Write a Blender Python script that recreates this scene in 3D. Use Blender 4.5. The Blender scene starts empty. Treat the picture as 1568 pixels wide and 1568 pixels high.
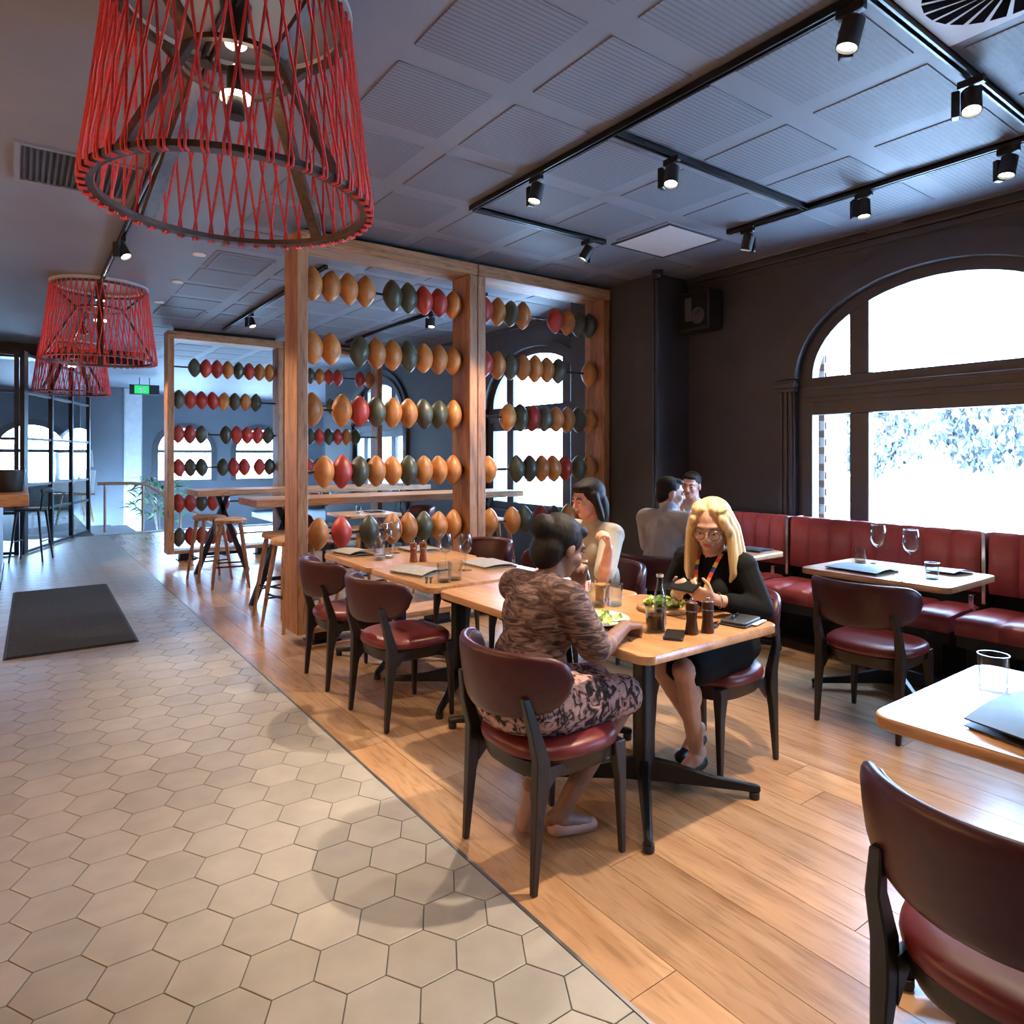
import bpy, bmesh, math, random
from mathutils import Vector, Matrix, Euler
random.seed(7)
R = math.radians
SC = bpy.context.scene
COL = SC.collection

# ------------------------------------------------------------ camera
cam_d = bpy.data.cameras.new('camera')
cam_d.sensor_width = 36.0
cam_d.lens = 1034.0 / 1568.0 * 36.0
cam_d.shift_y = -86.5 / 1568.0
cam_d.clip_start = 0.05
cam_d.clip_end = 300
cam = bpy.data.objects.new('camera', cam_d)
cam.location = (0, 0, 1.47)
cam.rotation_euler = (R(90), 0, R(-36.083))
COL.objects.link(cam)
SC.camera = cam

# ------------------------------------------------------------ world: bright overcast sky
world = bpy.data.worlds.new('sky')
SC.world = world
world.use_nodes = True
wn = world.node_tree
bg = wn.nodes['Background']
bg.inputs['Color'].default_value = (0.36, 0.62, 1.0, 1)
bg.inputs['Strength'].default_value = 56.0
sun_d = bpy.data.lights.new('sun', 'SUN'); sun_d.energy = 500.0; sun_d.angle = R(0.6); sun_d.color = (0.58, 0.79, 1.0)
sun = bpy.data.objects.new('sun', sun_d); COL.objects.link(sun)
sun.rotation_euler = Vector((0.50, 0.18, -0.85)).to_track_quat('-Z', 'Y').to_euler()   # from behind the building: lights the street, not the room
SC.view_settings.view_transform = 'Standard'
SC.view_settings.look = 'None'
SC.view_settings.gamma = 1.0
SC.view_settings.use_curve_mapping = False
SC.view_settings.exposure = -0.1
WARM = (1.0, 0.80, 0.58)

# ------------------------------------------------------------ materials
def mat(name, col, rough=0.5, metal=0.0, var=0.12, scale=8.0, stretch=(1, 1, 1), bump=0.0, rnd=0.0,
        coord='Object', emit=None, estr=0.0, coat=0.0, spec=0.5, detail=4.0, col2=None, sheen=0.0):
    m = bpy.data.materials.new(name)
    m.use_nodes = True
    nt = m.node_tree
    N, L = nt.nodes, nt.links
    b = N['Principled BSDF']
    b.inputs['Roughness'].default_value = rough
    b.inputs['Metallic'].default_value = metal
    b.inputs['Specular IOR Level'].default_value = spec
    b.inputs['Coat Weight'].default_value = coat
    if sheen: b.inputs['Sheen Weight'].default_value = sheen
    mp = N.new('ShaderNodeMapping')
    mp.inputs['Scale'].default_value = stretch
    if coord == 'World':
        g = N.new('ShaderNodeNewGeometry')
        oi0 = N.new('ShaderNodeObjectInfo')
        cx = N.new('ShaderNodeVectorMath'); cx.operation = 'SCALE'
        cx.inputs[0].default_value = (13.0, 41.0, 7.0)
        L.new(oi0.outputs['Random'], cx.inputs['Scale'])
        ad = N.new('ShaderNodeVectorMath'); ad.operation = 'ADD'
        L.new(g.outputs['Position'], ad.inputs[0]); L.new(cx.outputs[0], ad.inputs[1])
        L.new(ad.outputs[0], mp.inputs['Vector'])
    else:
        t = N.new('ShaderNodeTexCoord')
        L.new(t.outputs[coord], mp.inputs['Vector'])
    ns = N.new('ShaderNodeTexNoise')
    ns.inputs['Scale'].default_value = scale
    ns.inputs['Detail'].default_value = detail
    L.new(mp.outputs[0], ns.inputs['Vector'])
    mx = N.new('ShaderNodeMix'); mx.data_type = 'RGBA'
    lo = [max(0, c * (1 - var)) for c in col[:3]]
    hi = [min(1, c * (1 + var)) for c in (col2 or col)[:3]]
    mx.inputs['A'].default_value = (*lo, 1)
    mx.inputs['B'].default_value = (*hi, 1)
    cr = N.new('ShaderNodeMapRange')
    cr.inputs['From Min'].default_value = 0.3
    cr.inputs['From Max'].default_value = 0.7
    L.new(ns.outputs['Fac'], cr.inputs['Value'])
    L.new(cr.outputs[0], mx.inputs['Factor'])
    out = mx.outputs['Result']
    if rnd:
        oi = N.new('ShaderNodeObjectInfo')
        mr = N.new('ShaderNodeMapRange')
        mr.inputs['To Min'].default_value = 1 - rnd
        mr.inputs['To Max'].default_value = 1 + rnd
        L.new(oi.outputs['Random'], mr.inputs['Value'])
        hsv = N.new('ShaderNodeHueSaturation')
        L.new(mr.outputs[0], hsv.inputs['Value'])
        L.new(out, hsv.inputs['Color'])
        out = hsv.outputs['Color']
    L.new(out, b.inputs['Base Color'])
    if bump:
        bp = N.new('ShaderNodeBump')
        bp.inputs['Strength'].default_value = bump
        bp.inputs['Distance'].default_value = 0.004
        L.new(ns.outputs['Fac'], bp.inputs['Height'])
        L.new(bp.outputs[0], b.inputs['Normal'])
    if emit:
        b.inputs['Emission Color'].default_value = (*emit, 1)
        b.inputs['Emission Strength'].default_value = estr
    m['out'] = 0
    return m

def wood(name, c1, c2, rough=0.4, along='Y', freq=5.0, rnd=0.12, coord='Object', streak=0.5, coat=0.0):
    """grain: long stretched noise, darker fine streaks"""
    m = bpy.data.materials.new(name)
    m.use_nodes = True
    nt = m.node_tree; N, L = nt.nodes, nt.links
    b = N['Principled BSDF']
    b.inputs['Roughness'].default_value = rough
    b.inputs['Coat Weight'].default_value = coat
    b.inputs['Coat Roughness'].default_value = 0.25
    st = {'X': (0.12, 1, 1), 'Y': (1, 0.12, 1), 'Z': (1, 1, 0.12)}[along]
    oi = N.new('ShaderNodeObjectInfo')
    if coord == 'World':
        g = N.new('ShaderNodeNewGeometry'); src = g.outputs['Position']
    else:
        t = N.new('ShaderNodeTexCoord'); src = t.outputs['Object']
    sc = N.new('ShaderNodeVectorMath'); sc.operation = 'SCALE'
    sc.inputs[0].default_value = (17.0, 29.0, 11.0)
    L.new(oi.outputs['Random'], sc.inputs['Scale'])
    ad = N.new('ShaderNodeVectorMath'); ad.operation = 'ADD'
    L.new(src, ad.inputs[0]); L.new(sc.outputs[0], ad.inputs[1])
    mp = N.new('ShaderNodeMapping'); mp.inputs['Scale'].default_value = st
    L.new(ad.outputs[0], mp.inputs['Vector'])
    n1 = N.new('ShaderNodeTexNoise'); n1.inputs['Scale'].default_value = freq
    n1.inputs['Detail'].default_value = 5; n1.inputs['Distortion'].default_value = 1.2
    n2 = N.new('ShaderNodeTexNoise'); n2.inputs['Scale'].default_value = freq * 9
    n2.inputs['Detail'].default_value = 3; n2.inputs['Distortion'].default_value = 0.4
    L.new(mp.outputs[0], n1.inputs['Vector']); L.new(mp.outputs[0], n2.inputs['Vector'])
    cr = N.new('ShaderNodeValToRGB')
    cr.color_ramp.elements[0].position = 0.32; cr.color_ramp.elements[0].color = (*c1, 1)
    cr.color_ramp.elements[1].position = 0.66; cr.color_ramp.elements[1].color = (*c2, 1)
    L.new(n1.outputs['Fac'], cr.inputs['Fac'])
    mr = N.new('ShaderNodeMapRange')
    mr.inputs['From Min'].default_value = 0.35; mr.inputs['From Max'].default_value = 0.5
    mr.inputs['To Min'].default_value = 1 - streak; mr.inputs['To Max'].default_value = 1.0
    L.new(n2.outputs['Fac'], mr.inputs['Value'])
    mu = N.new('ShaderNodeMix'); mu.data_type = 'RGBA'; mu.blend_type = 'MULTIPLY'
    mu.inputs['Factor'].default_value = 1.0
    L.new(cr.outputs['Color'], mu.inputs['A']); L.new(mr.outputs[0], mu.inputs['B'])
    hsv = N.new('ShaderNodeHueSaturation')
    mr2 = N.new('ShaderNodeMapRange')
    mr2.inputs['To Min'].default_value = 1 - rnd; mr2.inputs['To Max'].default_value = 1 + rnd
    L.new(oi.outputs['Random'], mr2.inputs['Value'])
    L.new(mr2.outputs[0], hsv.inputs['Value']); L.new(mu.outputs['Result'], hsv.inputs['Color'])
    L.new(hsv.outputs['Color'], b.inputs['Base Color'])
    bp = N.new('ShaderNodeBump'); bp.inputs['Strength'].default_value = 0.15
    bp.inputs['Distance'].default_value = 0.002
    L.new(n2.outputs['Fac'], bp.inputs['Height']); L.new(bp.outputs[0], b.inputs['Normal'])
    return m

def glass(name, tint=(0.96, 0.98, 1.0), edge=0.5, rough=0.02, power=3.0):
    m = bpy.data.materials.new(name)
    m.use_nodes = True
    nt = m.node_tree; N, L = nt.nodes, nt.links
    N.remove(N['Principled BSDF'])
    out = N['Material Output']
    tr = N.new('ShaderNodeBsdfTransparent'); tr.inputs['Color'].default_value = (*tint, 1)
    gl = N.new('ShaderNodeBsdfGlossy'); gl.inputs['Roughness'].default_value = rough
    lf = N.new('ShaderNodeLayerWeight'); lf.inputs['Blend'].default_value = 0.5
    pw_ = N.new('ShaderNodeMath'); pw_.operation = 'POWER'; pw_.inputs[1].default_value = power
    L.new(lf.outputs['Facing'], pw_.inputs[0])
    lw = N.new('ShaderNodeMapRange'); lw.inputs['To Min'].default_value = 0.03; lw.inputs['To Max'].default_value = 0.03 + edge
    L.new(pw_.outputs[0], lw.inputs['Value'])
    nz = N.new('ShaderNodeTexNoise'); nz.inputs['Scale'].default_value = 3.0
    bp = N.new('ShaderNodeBump'); bp.inputs['Strength'].default_value = 0.01
    L.new(nz.outputs['Fac'], bp.inputs['Height']); L.new(bp.outputs[0], gl.inputs['Normal'])
    mx = N.new('ShaderNodeMixShader')
    L.new(lw.outputs[0], mx.inputs[0]); L.new(tr.outputs[0], mx.inputs[1]); L.new(gl.outputs[0], mx.inputs[2])
    L.new(mx.outputs[0], out.inputs['Surface'])
    return m

def stripes(name, c_hi, c_lo, period, rough=0.6):
    """ceiling board: fine parallel slots running along X"""
    m = bpy.data.materials.new(name)
    m.use_nodes = True
    nt = m.node_tree; N, L = nt.nodes, nt.links
    b = N['Principled BSDF']; b.inputs['Roughness'].default_value = rough
    t = N.new('ShaderNodeTexCoord'); sx = N.new('ShaderNodeSeparateXYZ')
    L.new(t.outputs['Object'], sx.inputs[0])
    md = N.new('ShaderNodeMath'); md.operation = 'DIVIDE'; md.inputs[1].default_value = period
    L.new(sx.outputs['Y'], md.inputs[0])
    fr = N.new('ShaderNodeMath'); fr.operation = 'FRACT'; L.new(md.outputs[0], fr.inputs[0])
    gt = N.new('ShaderNodeMath'); gt.operation = 'GREATER_THAN'; gt.inputs[1].default_value = 0.36
    L.new(fr.outputs[0], gt.inputs[0])
    mx = N.new('ShaderNodeMix'); mx.data_type = 'RGBA'
    mx.inputs['A'].default_value = (*c_lo, 1); mx.inputs['B'].default_value = (*c_hi, 1)
    L.new(gt.outputs[0], mx.inputs['Factor'])
    L.new(mx.outputs['Result'], b.inputs['Base Color'])
    bp = N.new('ShaderNodeBump'); bp.inputs['Strength'].default_value = 0.6; bp.inputs['Distance'].default_value = 0.006
    L.new(gt.outputs[0], bp.inputs['Height']); L.new(bp.outputs[0], b.inputs['Normal'])
    return m

def pattern(name, cols, scale=30, rough=0.85, stretch=(1, 1, 1), dist=2.0):
    """printed fabric: blotches of several colours"""
    m = bpy.data.materials.new(name)
    m.use_nodes = True
    nt = m.node_tree; N, L = nt.nodes, nt.links
    b = N['Principled BSDF']; b.inputs['Roughness'].default_value = rough
    t = N.new('ShaderNodeTexCoord'); mp = N.new('ShaderNodeMapping'); mp.inputs['Scale'].default_value = stretch
    L.new(t.outputs['Object'], mp.inputs['Vector'])
    n = N.new('ShaderNodeTexNoise'); n.inputs['Scale'].default_value = scale
    n.inputs['Detail'].default_value = 3; n.inputs['Distortion'].default_value = dist
    L.new(mp.outputs[0], n.inputs['Vector'])
    cr = N.new('ShaderNodeValToRGB')
    el = cr.color_ramp.elements
    while len(el) < len(cols): el.new(0.5)
    for i, c in enumerate(cols):
        el[i].position = 0.36 + 0.28 * i / (len(cols) - 1); el[i].color = (*c, 1)
    L.new(n.outputs['Fac'], cr.inputs['Fac']); L.new(cr.outputs['Color'], b.inputs['Base Color'])
    return m

MT = {}
MT['tile'] = mat('hex_tile_cement', (0.335, 0.31, 0.275), 0.38, var=0.10, scale=7, rnd=0.08, coord='World', bump=0.05, detail=6)
MT['grout'] = mat('dark_grout', (0.10, 0.095, 0.09), 0.8, var=0.2)
MT['plank'] = wood('oak_floor_board', (0.335, 0.180, 0.090), (0.48, 0.290, 0.160), 0.25, 'Y', 6.0, 0.18, 'World', 0.22)
MT['subfloor'] = mat('dark_floor_gap', (0.05, 0.03, 0.02), 0.8)
MT['brass'] = mat('steel_trim', (0.35, 0.35, 0.36), 0.35, 0.9)
MT['mat'] = mat('charcoal_mat', (0.035, 0.034, 0.032), 0.95, var=0.5, scale=60, bump=0.5)
MT['ceiling'] = mat('ceiling_paint', (0.185, 0.19, 0.22), 0.55, var=0.06, scale=2)
MT['panel'] = stripes('slotted_ceiling_board', (0.170, 0.175, 0.205), (0.115, 0.118, 0.14), 0.0265)
MT['wall'] = mat('charcoal_wall_paint', (0.052, 0.050, 0.054), 0.55, var=0.10, scale=3)
MT['wall_grey'] = mat('grey_wall_paint', (0.10, 0.11, 0.125), 0.6, var=0.08, scale=2)
MT['joinery'] = mat('dark_window_paint', (0.055, 0.052, 0.056), 0.38, var=0.08, scale=4)
MT['pane'] = glass('window_pane', (0.98, 0.99, 1.0), 0.35)
MT['glass'] = glass('clear_glass', (0.93, 0.95, 0.96), 0.90, 0.03, 1.9)
MT['bottleglass'] = glass('bottle_glass', (0.80, 0.85, 0.85), 0.9, 0.05, 1.6)
MT['greenglass'] = glass('green_glass', (0.10, 0.36, 0.20), 0.5)
MT['black'] = mat('black_metal', (0.012, 0.012, 0.013), 0.35, 0.3, var=0.2)
MT['blackmatt'] = mat('black_plastic', (0.018, 0.018, 0.019), 0.6, var=0.2)
MT['chrome'] = mat('polished_metal', (0.75, 0.76, 0.78), 0.15, 1.0, var=0.05)
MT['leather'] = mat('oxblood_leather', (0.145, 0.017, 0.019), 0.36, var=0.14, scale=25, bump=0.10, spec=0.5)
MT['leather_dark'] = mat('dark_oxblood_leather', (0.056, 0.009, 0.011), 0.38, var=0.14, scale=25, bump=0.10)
MT['booth'] = mat('red_booth_leather', (0.31, 0.052, 0.054), 0.34, var=0.12, scale=18, bump=0.08)
MT['chairwood'] = wood('dark_stained_wood', (0.012, 0.007, 0.005), (0.026, 0.015, 0.011), 0.42, 'Z', 12, 0.1)
MT['oak'] = wood('oak_tabletop', (0.40, 0.19, 0.075), (0.58, 0.31, 0.14), 0.28, 'Y', 6, 0.06, streak=0.25, coat=0.45)
MT['timber'] = wood('recycled_timber', (0.26, 0.105, 0.040), (0.48, 0.235, 0.100), 0.5, 'Z', 7, 0.10, streak=0.4)
MT['timber_x'] = wood('recycled_timber_beam', (0.26, 0.105, 0.040), (0.48, 0.235, 0.100), 0.5, 'X', 7, 0.10, streak=0.4)
MT['stoolwood'] = wood('stool_timber', (0.26, 0.12, 0.055), (0.42, 0.22, 0.11), 0.45, 'Z', 9, 0.1)
MT['shade'] = wood('walnut_ring', (0.035, 0.018, 0.011), (0.075, 0.04, 0.024), 0.45, 'X', 8, 0.05)
MT['cord'] = mat('red_cord', (0.58, 0.030, 0.026), 0.6, var=0.2, scale=60, rnd=0.12)
MT['lamp'] = mat('lamp_lens', (1, 0.95, 0.85), 0.3, emit=(1.0, 0.90, 0.72), estr=22.0)
MT['lamp_soft'] = mat('lamp_ring', (1, 0.9, 0.75), 0.3, emit=(1.0, 0.82, 0.55), estr=9.0)
MT['ball_tan'] = mat('tan_football_leather', (0.46, 0.170, 0.040), 0.42, var=0.22, scale=14, rnd=0.22, bump=0.05)
MT['ball_red'] = mat('red_football_leather', (0.38, 0.036, 0.026), 0.42, var=0.2, scale=14, rnd=0.2, bump=0.05)
MT['ball_green'] = mat('bottle_green_football_leather', (0.060, 0.064, 0.040), 0.42, var=0.2, scale=14, rnd=0.25, bump=0.05)
MT['white'] = mat('white_paint', (0.80, 0.80, 0.78), 0.5, var=0.04)
MT['vent'] = mat('white_vent', (0.75, 0.77, 0.80), 0.45, var=0.03)
MT['grille'] = mat('dark_grille', (0.05, 0.05, 0.055), 0.6, var=0.1)
MT['void'] = mat('dark_slot', (0.006, 0.006, 0.007), 0.95, spec=0.0)
MT['napkin'] = mat('black_menu_cover', (0.030, 0.032, 0.036), 0.5, var=0.25, scale=20)
MT['paper'] = mat('paper', (0.72, 0.68, 0.60), 0.7, var=0.08)
MT['linen'] = mat('grey_linen', (0.30, 0.27, 0.24), 0.85, var=0.15, scale=30, bump=0.2)
MT['pepper'] = wood('dark_mill_wood', (0.045, 0.016, 0.008), (0.085, 0.03, 0.014), 0.28, 'Z', 14, 0.1)
MT['pepper_red'] = wood('red_mill_wood', (0.16, 0.045, 0.02), (0.26, 0.08, 0.035), 0.3, 'Z', 14, 0.1)
MT['ceramic'] = mat('cream_ceramic', (0.74, 0.70, 0.64), 0.25, var=0.04)
MT['wood_plate'] = wood('wooden_board', (0.36, 0.19, 0.09), (0.52, 0.30, 0.15), 0.4, 'X', 8)
MT['lettuce'] = mat('lettuce_green', (0.30, 0.52, 0.06), 0.5, var=0.5, scale=40, col2=(0.50, 0.66, 0.22), bump=0.3)
MT['feta'] = mat('white_cheese', (0.82, 0.80, 0.70), 0.6, var=0.06)
MT['cola'] = mat('cola', (0.035, 0.010, 0.004), 0.08, var=0.1)
MT['juice'] = mat('orange_drink', (0.60, 0.26, 0.06), 0.15, var=0.15)
MT['phone'] = mat('phone_black', (0.012, 0.012, 0.015), 0.12, var=0.1)
MT['red_label'] = mat('red_label', (0.60, 0.02, 0.02), 0.4, var=0.05)
MT['cap_white'] = mat('bottle_cap', (0.70, 0.66, 0.58), 0.4, 0.2)
MT['leaf'] = mat('plant_leaf', (0.06, 0.17, 0.04), 0.5, var=0.4, scale=5, rnd=0.3)
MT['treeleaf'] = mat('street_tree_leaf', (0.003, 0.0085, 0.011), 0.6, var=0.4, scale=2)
MT['bark'] = mat('bark', (0.20, 0.16, 0.12), 0.9, var=0.3)
MT['pave'] = mat('pale_paving', (0.62, 0.62, 0.62), 0.8, var=0.06)
MT['render_wall'] = mat('pale_building_render', (0.70, 0.69, 0.66), 0.8, var=0.05)
MT['brick'] = mat('pale_sunlit_brick', (0.16, 0.085, 0.06), 0.85, var=0.2, rnd=0.3)
MT['mortar'] = mat('lime_mortar', (0.62, 0.58, 0.52), 0.9, var=0.08)
MT['sign_red'] = mat('red_street_sign', (0.70, 0.015, 0.05), 0.5, var=0.04)
MT['exit_green'] = mat('exit_sign_green', (0.02, 0.45, 0.10), 0.5, emit=(0.03, 0.75, 0.16), estr=0.9)
MT['copper'] = mat('timber_handrail', (0.42, 0.24, 0.15), 0.35, var=0.1)
MT['step'] = mat('pale_stone_step', (0.55, 0.57, 0.60), 0.5, var=0.06)
MT['stone'] = mat('pale_stone_far', (0.45, 0.45, 0.46), 0.5, var=0.08)
MT['counter'] = mat('white_counter_front', (0.55, 0.60, 0.66), 0.4, var=0.05)
MT['skin'] = mat('skin_fair', (0.60, 0.35, 0.26), 0.5, var=0.10, scale=20)
MT['skin_pink'] = mat('skin_pink', (0.60, 0.32, 0.25), 0.5, var=0.10, scale=20)
MT['skin_brown'] = mat('skin_brown', (0.23, 0.115, 0.075), 0.5, var=0.12, scale=20)
MT['skin_leg'] = mat('skin_tan_leg', (0.42, 0.23, 0.155), 0.45, var=0.08, scale=10)
MT['blonde'] = mat('blonde_hair', (0.50, 0.32, 0.13), 0.42, var=0.30, scale=16, stretch=(3, 3, 0.15), col2=(0.72, 0.52, 0.25), bump=0.25)
MT['darkhair'] = mat('dark_hair', (0.012, 0.008, 0.007), 0.6, spec=0.2, var=0.4, scale=30, stretch=(3, 3, 0.3), bump=0.4)
MT['brownhair'] = mat('brown_hair', (0.050, 0.032, 0.022), 0.5, var=0.4, scale=30, stretch=(3, 3, 0.3), bump=0.4)
MT['blackcloth'] = mat('black_knit', (0.006, 0.006, 0.007), 0.9, spec=0.2, var=0.3, scale=12, bump=0.2)
MT['greycloth'] = mat('grey_shirt', (0.36, 0.34, 0.35), 0.85, var=0.15, scale=6, bump=0.3)
MT['palecloth'] = mat('pale_grey_shirt', (0.48, 0.48, 0.52), 0.85, var=0.12, scale=10, bump=0.3)
MT['creamcloth'] = mat('cream_blouse', (0.40, 0.36, 0.29), 0.85, var=0.15, scale=8, bump=0.3)
MT['dresstop'] = pattern('printed_dress_top', [(0.024, 0.011, 0.011), (0.10, 0.050, 0.042), (0.22, 0.135, 0.115)], 22, stretch=(0.5, 0.5, 2.2))
MT['dressskirt'] = pattern('printed_dress_skirt', [(0.012, 0.006, 0.007), (0.030, 0.014, 0.014), (0.42, 0.24, 0.21), (0.52, 0.32, 0.27)], 26, dist=1.2)
MT['lips'] = mat('lips', (0.42, 0.12, 0.11), 0.4)
MT['eyewhite'] = mat('eye_white', (0.50, 0.46, 0.43), 0.25)
MT['iris'] = mat('eye_dark', (0.03, 0.02, 0.015), 0.2)
MT['shoe'] = mat('black_shoe', (0.012, 0.012, 0.013), 0.35)
MT['shoe_pink'] = mat('blush_shoe', (0.45, 0.27, 0.22), 0.5)
MT['lan_red'] = mat('lanyard_red', (0.62, 0.05, 0.04), 0.7)
MT['lan_org'] = mat('lanyard_orange', (0.85, 0.28, 0.05), 0.7)
MT['lan_yel'] = mat('lanyard_yellow', (0.85, 0.60, 0.06), 0.7)
MT['lan_blue'] = mat('lanyard_navy', (0.03, 0.05, 0.20), 0.7)
MT['steelgrey'] = mat('dark_steel_frame', (0.020, 0.022, 0.026), 0.45, 0.3)

# ------------------------------------------------------------ geometry helpers
class G:
    def __init__(s): s.v = []; s.f = []
    def add(s, vs, fs):
        o = len(s.v)
        s.v += [tuple(v) for v in vs]
        s.f += [tuple(i + o for i in f) for f in fs]
        return s
    def box(s, x0, x1, y0, y1, z0, z1, mtx=None):
        vs = [Vector(p) for p in ((x0,y0,z0),(x1,y0,z0),(x1,y1,z0),(x0,y1,z0),(x0,y0,z1),(x1,y0,z1),(x1,y1,z1),(x0,y1,z1))]
        if mtx is not None: vs = [mtx @ p for p in vs]
        return s.add(vs, [(0,3,2,1),(4,5,6,7),(0,1,5,4),(1,2,6,5),(2,3,7,6),(3,0,4,7)])
    def cbox(s, c, d, mtx=None):
        m = Matrix.Translation(c) @ (mtx.to_4x4() if mtx is not None else Matrix.Identity(4))
        return s.box(-d[0]/2, d[0]/2, -d[1]/2, d[1]/2, -d[2]/2, d[2]/2, m)
    def tube(s, pts, r, n=8, cap=True, flat=None):
        pts = [Vector(p) for p in pts]
        k = len(pts)
        rs = r if isinstance(r, (list, tuple)) else [r] * k
        vs, fs = [], []
        t0 = (pts[1] - pts[0]).normalized()
        up = Vector((0, 0, 1)) if abs(t0.z) < 0.9 else Vector((1, 0, 0))
        u = t0.cross(up).normalized()
        for i, p in enumerate(pts):
            t = (pts[min(i + 1, k - 1)] - pts[max(i - 1, 0)]).normalized()
            u = (u - t * u.dot(t)).normalized()
            w = t.cross(u)
            for j in range(n):
                a = 2 * math.pi * j / n
                ru, rw = rs[i], rs[i]
                if flat: ru, rw = rs[i] * flat[0], rs[i] * flat[1]
                vs.append(p + u * math.cos(a) * ru + w * math.sin(a) * rw)
        for i in range(k - 1):
            for j in range(n):
                a, b = i * n + j, i * n + (j + 1) % n
                fs.append((a, b, b + n, a + n))
        if cap:
            fs.append(tuple(range(n - 1, -1, -1)))
            fs.append(tuple((k - 1) * n + j for j in range(n)))
        return s.add(vs, fs)
    def qtube(s, pts, halves):
        """square section tube; halves = list of (hx,hy) at each point, horizontal section"""
        vs, fs = [], []
        for p, (hx, hy) in zip(pts, halves):
            x, y, z = p
            vs += [(x-hx,y-hy,z),(x+hx,y-hy,z),(x+hx,y+hy,z),(x-hx,y+hy,z)]
        k = len(pts)
        for i in range(k - 1):
            for j in range(4):
                a, b = i*4+j, i*4+(j+1)%4
                fs.append((a, b, b+4, a+4))
        fs += [(3,2,1,0), tuple((k-1)*4+j for j in range(4))]
        return s.add(vs, fs)
    def lathe(s, prof, n=24, c=(0,0,0), mtx=None):
        """prof list of (r,z); closed at ends if r==0"""
        vs, fs, rows = [], [], []
        for r, z in prof:
            if r < 1e-6:
                rows.append([len(vs)]); vs.append(Vector((0, 0, z)))
            else:
                rows.append(list(range(len(vs), len(vs) + n)))
                vs += [Vector((r*math.cos(2*math.pi*j/n), r*math.sin(2*math.pi*j/n), z)) for j in range(n)]
        for a, b in zip(rows[:-1], rows[1:]):
            for j in range(n):
                q = []
                for i in (a[j % len(a)], a[(j+1) % len(a)], b[(j+1) % len(b)], b[j % len(b)]):
                    if i not in q: q.append(i)
                if len(q) > 2: fs.append(tuple(q))
        if mtx is not None: vs = [mtx @ v for v in vs]
        vs = [v + Vector(c) for v in vs]
        return s.add(vs, fs)
    def prism(s, poly, z0, z1, mtx=None):
        n = len(poly)
        vs = [Vector((x, y, z0)) for x, y in poly] + [Vector((x, y, z1)) for x, y in poly]
        if mtx is not None: vs = [mtx @ v for v in vs]
        fs = [tuple(range(n-1, -1, -1)), tuple(range(n, 2*n))]
        fs += [(i, (i+1) % n, n+(i+1) % n, n+i) for i in range(n)]
        return s.add(vs, fs)
    def loft(s, rings, cap=True):
        n = len(rings[0]); vs, fs = [], []
        for r in rings: vs += [Vector(p) for p in r]
        for i in range(len(rings)-1):
            for j in range(n):
                a, b = i*n+j, i*n+(j+1) % n
                fs.append((a, b, b+n, a+n))
        if cap:
            fs.append(tuple(range(n-1, -1, -1))); fs.append(tuple((len(rings)-1)*n+j for j in range(n)))
        return s.add(vs, fs)
    def ell(s, c, r, mtx=None, nu=16, nv=10):
        prof = [(math.sin(math.pi*i/nv), -math.cos(math.pi*i/nv)) for i in range(nv+1)]
        prof[0] = (0, -1); prof[-1] = (0, 1)
        m = (mtx.to_3x3() if mtx is not None else Matrix.Identity(3)) @ Matrix.Diagonal(Vector(r))
        return s.lathe(prof, nu, c, m)
    def cap(s, p0, p1, r0, r1, n=12):
        """tapered capsule"""
        p0, p1 = Vector(p0), Vector(p1)
        d = p1 - p0
        L = max(d.length, 1e-5)
        q = d.normalized().to_track_quat('Z', 'Y').to_matrix()
        prof = [(0, -r0)] + [(r0*math.cos(a), r0*math.sin(a)) for a in (R(-60), R(-30), 0)]
        prof += [(r1*math.cos(a), L + r1*math.sin(a)) for a in (0, R(30), R(60))] + [(0, L + r1)]
        return s.lathe(prof, n, p0, q)
    def mesh(s, name, smooth=35, bevel=0, seg=1):
        me = bpy.data.meshes.new(name)
        me.from_pydata([tuple(v) for v in s.v], [], s.f)
        bm = bmesh.new(); bm.from_mesh(me)
        if bevel:
            es = [e for e in bm.edges if len(e.link_faces) == 2 and e.calc_face_angle(0) > R(40)]
            bmesh.ops.bevel(bm, geom=es, offset=bevel, segments=seg, affect='EDGES', clamp_overlap=True)
        bmesh.ops.recalc_face_normals(bm, faces=bm.faces)
        bm.to_mesh(me); bm.free()
        if smooth:
            me.polygons.foreach_set('use_smooth', [True] * len(me.polygons))
            me.set_sharp_from_angle(angle=R(smooth))
        return me

def link(name, me, m=None, parent=None, loc=None, rot=None):
    o = bpy.data.objects.new(name, me)
    COL.objects.link(o)
    if m is not None and me is not None:
        mm = MT[m] if isinstance(m, str) else m
        if len(me.materials) == 0: me.materials.append(mm)
    if parent is not None: o.parent = parent
    if loc is not None: o.location = loc
    if rot is not None: o.rotation_euler = rot
    return o

def obj(name, g, m, parent=None, loc=None, rot=None, smooth=35, bevel=0, seg=1):
    return link(name, g.mesh(name, smooth, bevel, seg), m, parent, loc, rot)

def thing(name, label, cat, loc=(0, 0, 0), rz=0.0, group=None):
    o = bpy.data.objects.new(name, None)
    o.empty_display_size = 0.1
    COL.objects.link(o)
    o.location = loc; o.rotation_euler = (0, 0, rz)
    return tag(o, label, cat, group)

def tag(o, label=None, cat=None, group=None, kind=None):
    if label: o['label'] = label
    if cat: o['category'] = cat
    if group: o['group'] = group
    if kind: o['kind'] = kind
    return o

def kids(o):
    return [c for c in ALL_CH.get(o.name, [])]

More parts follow.
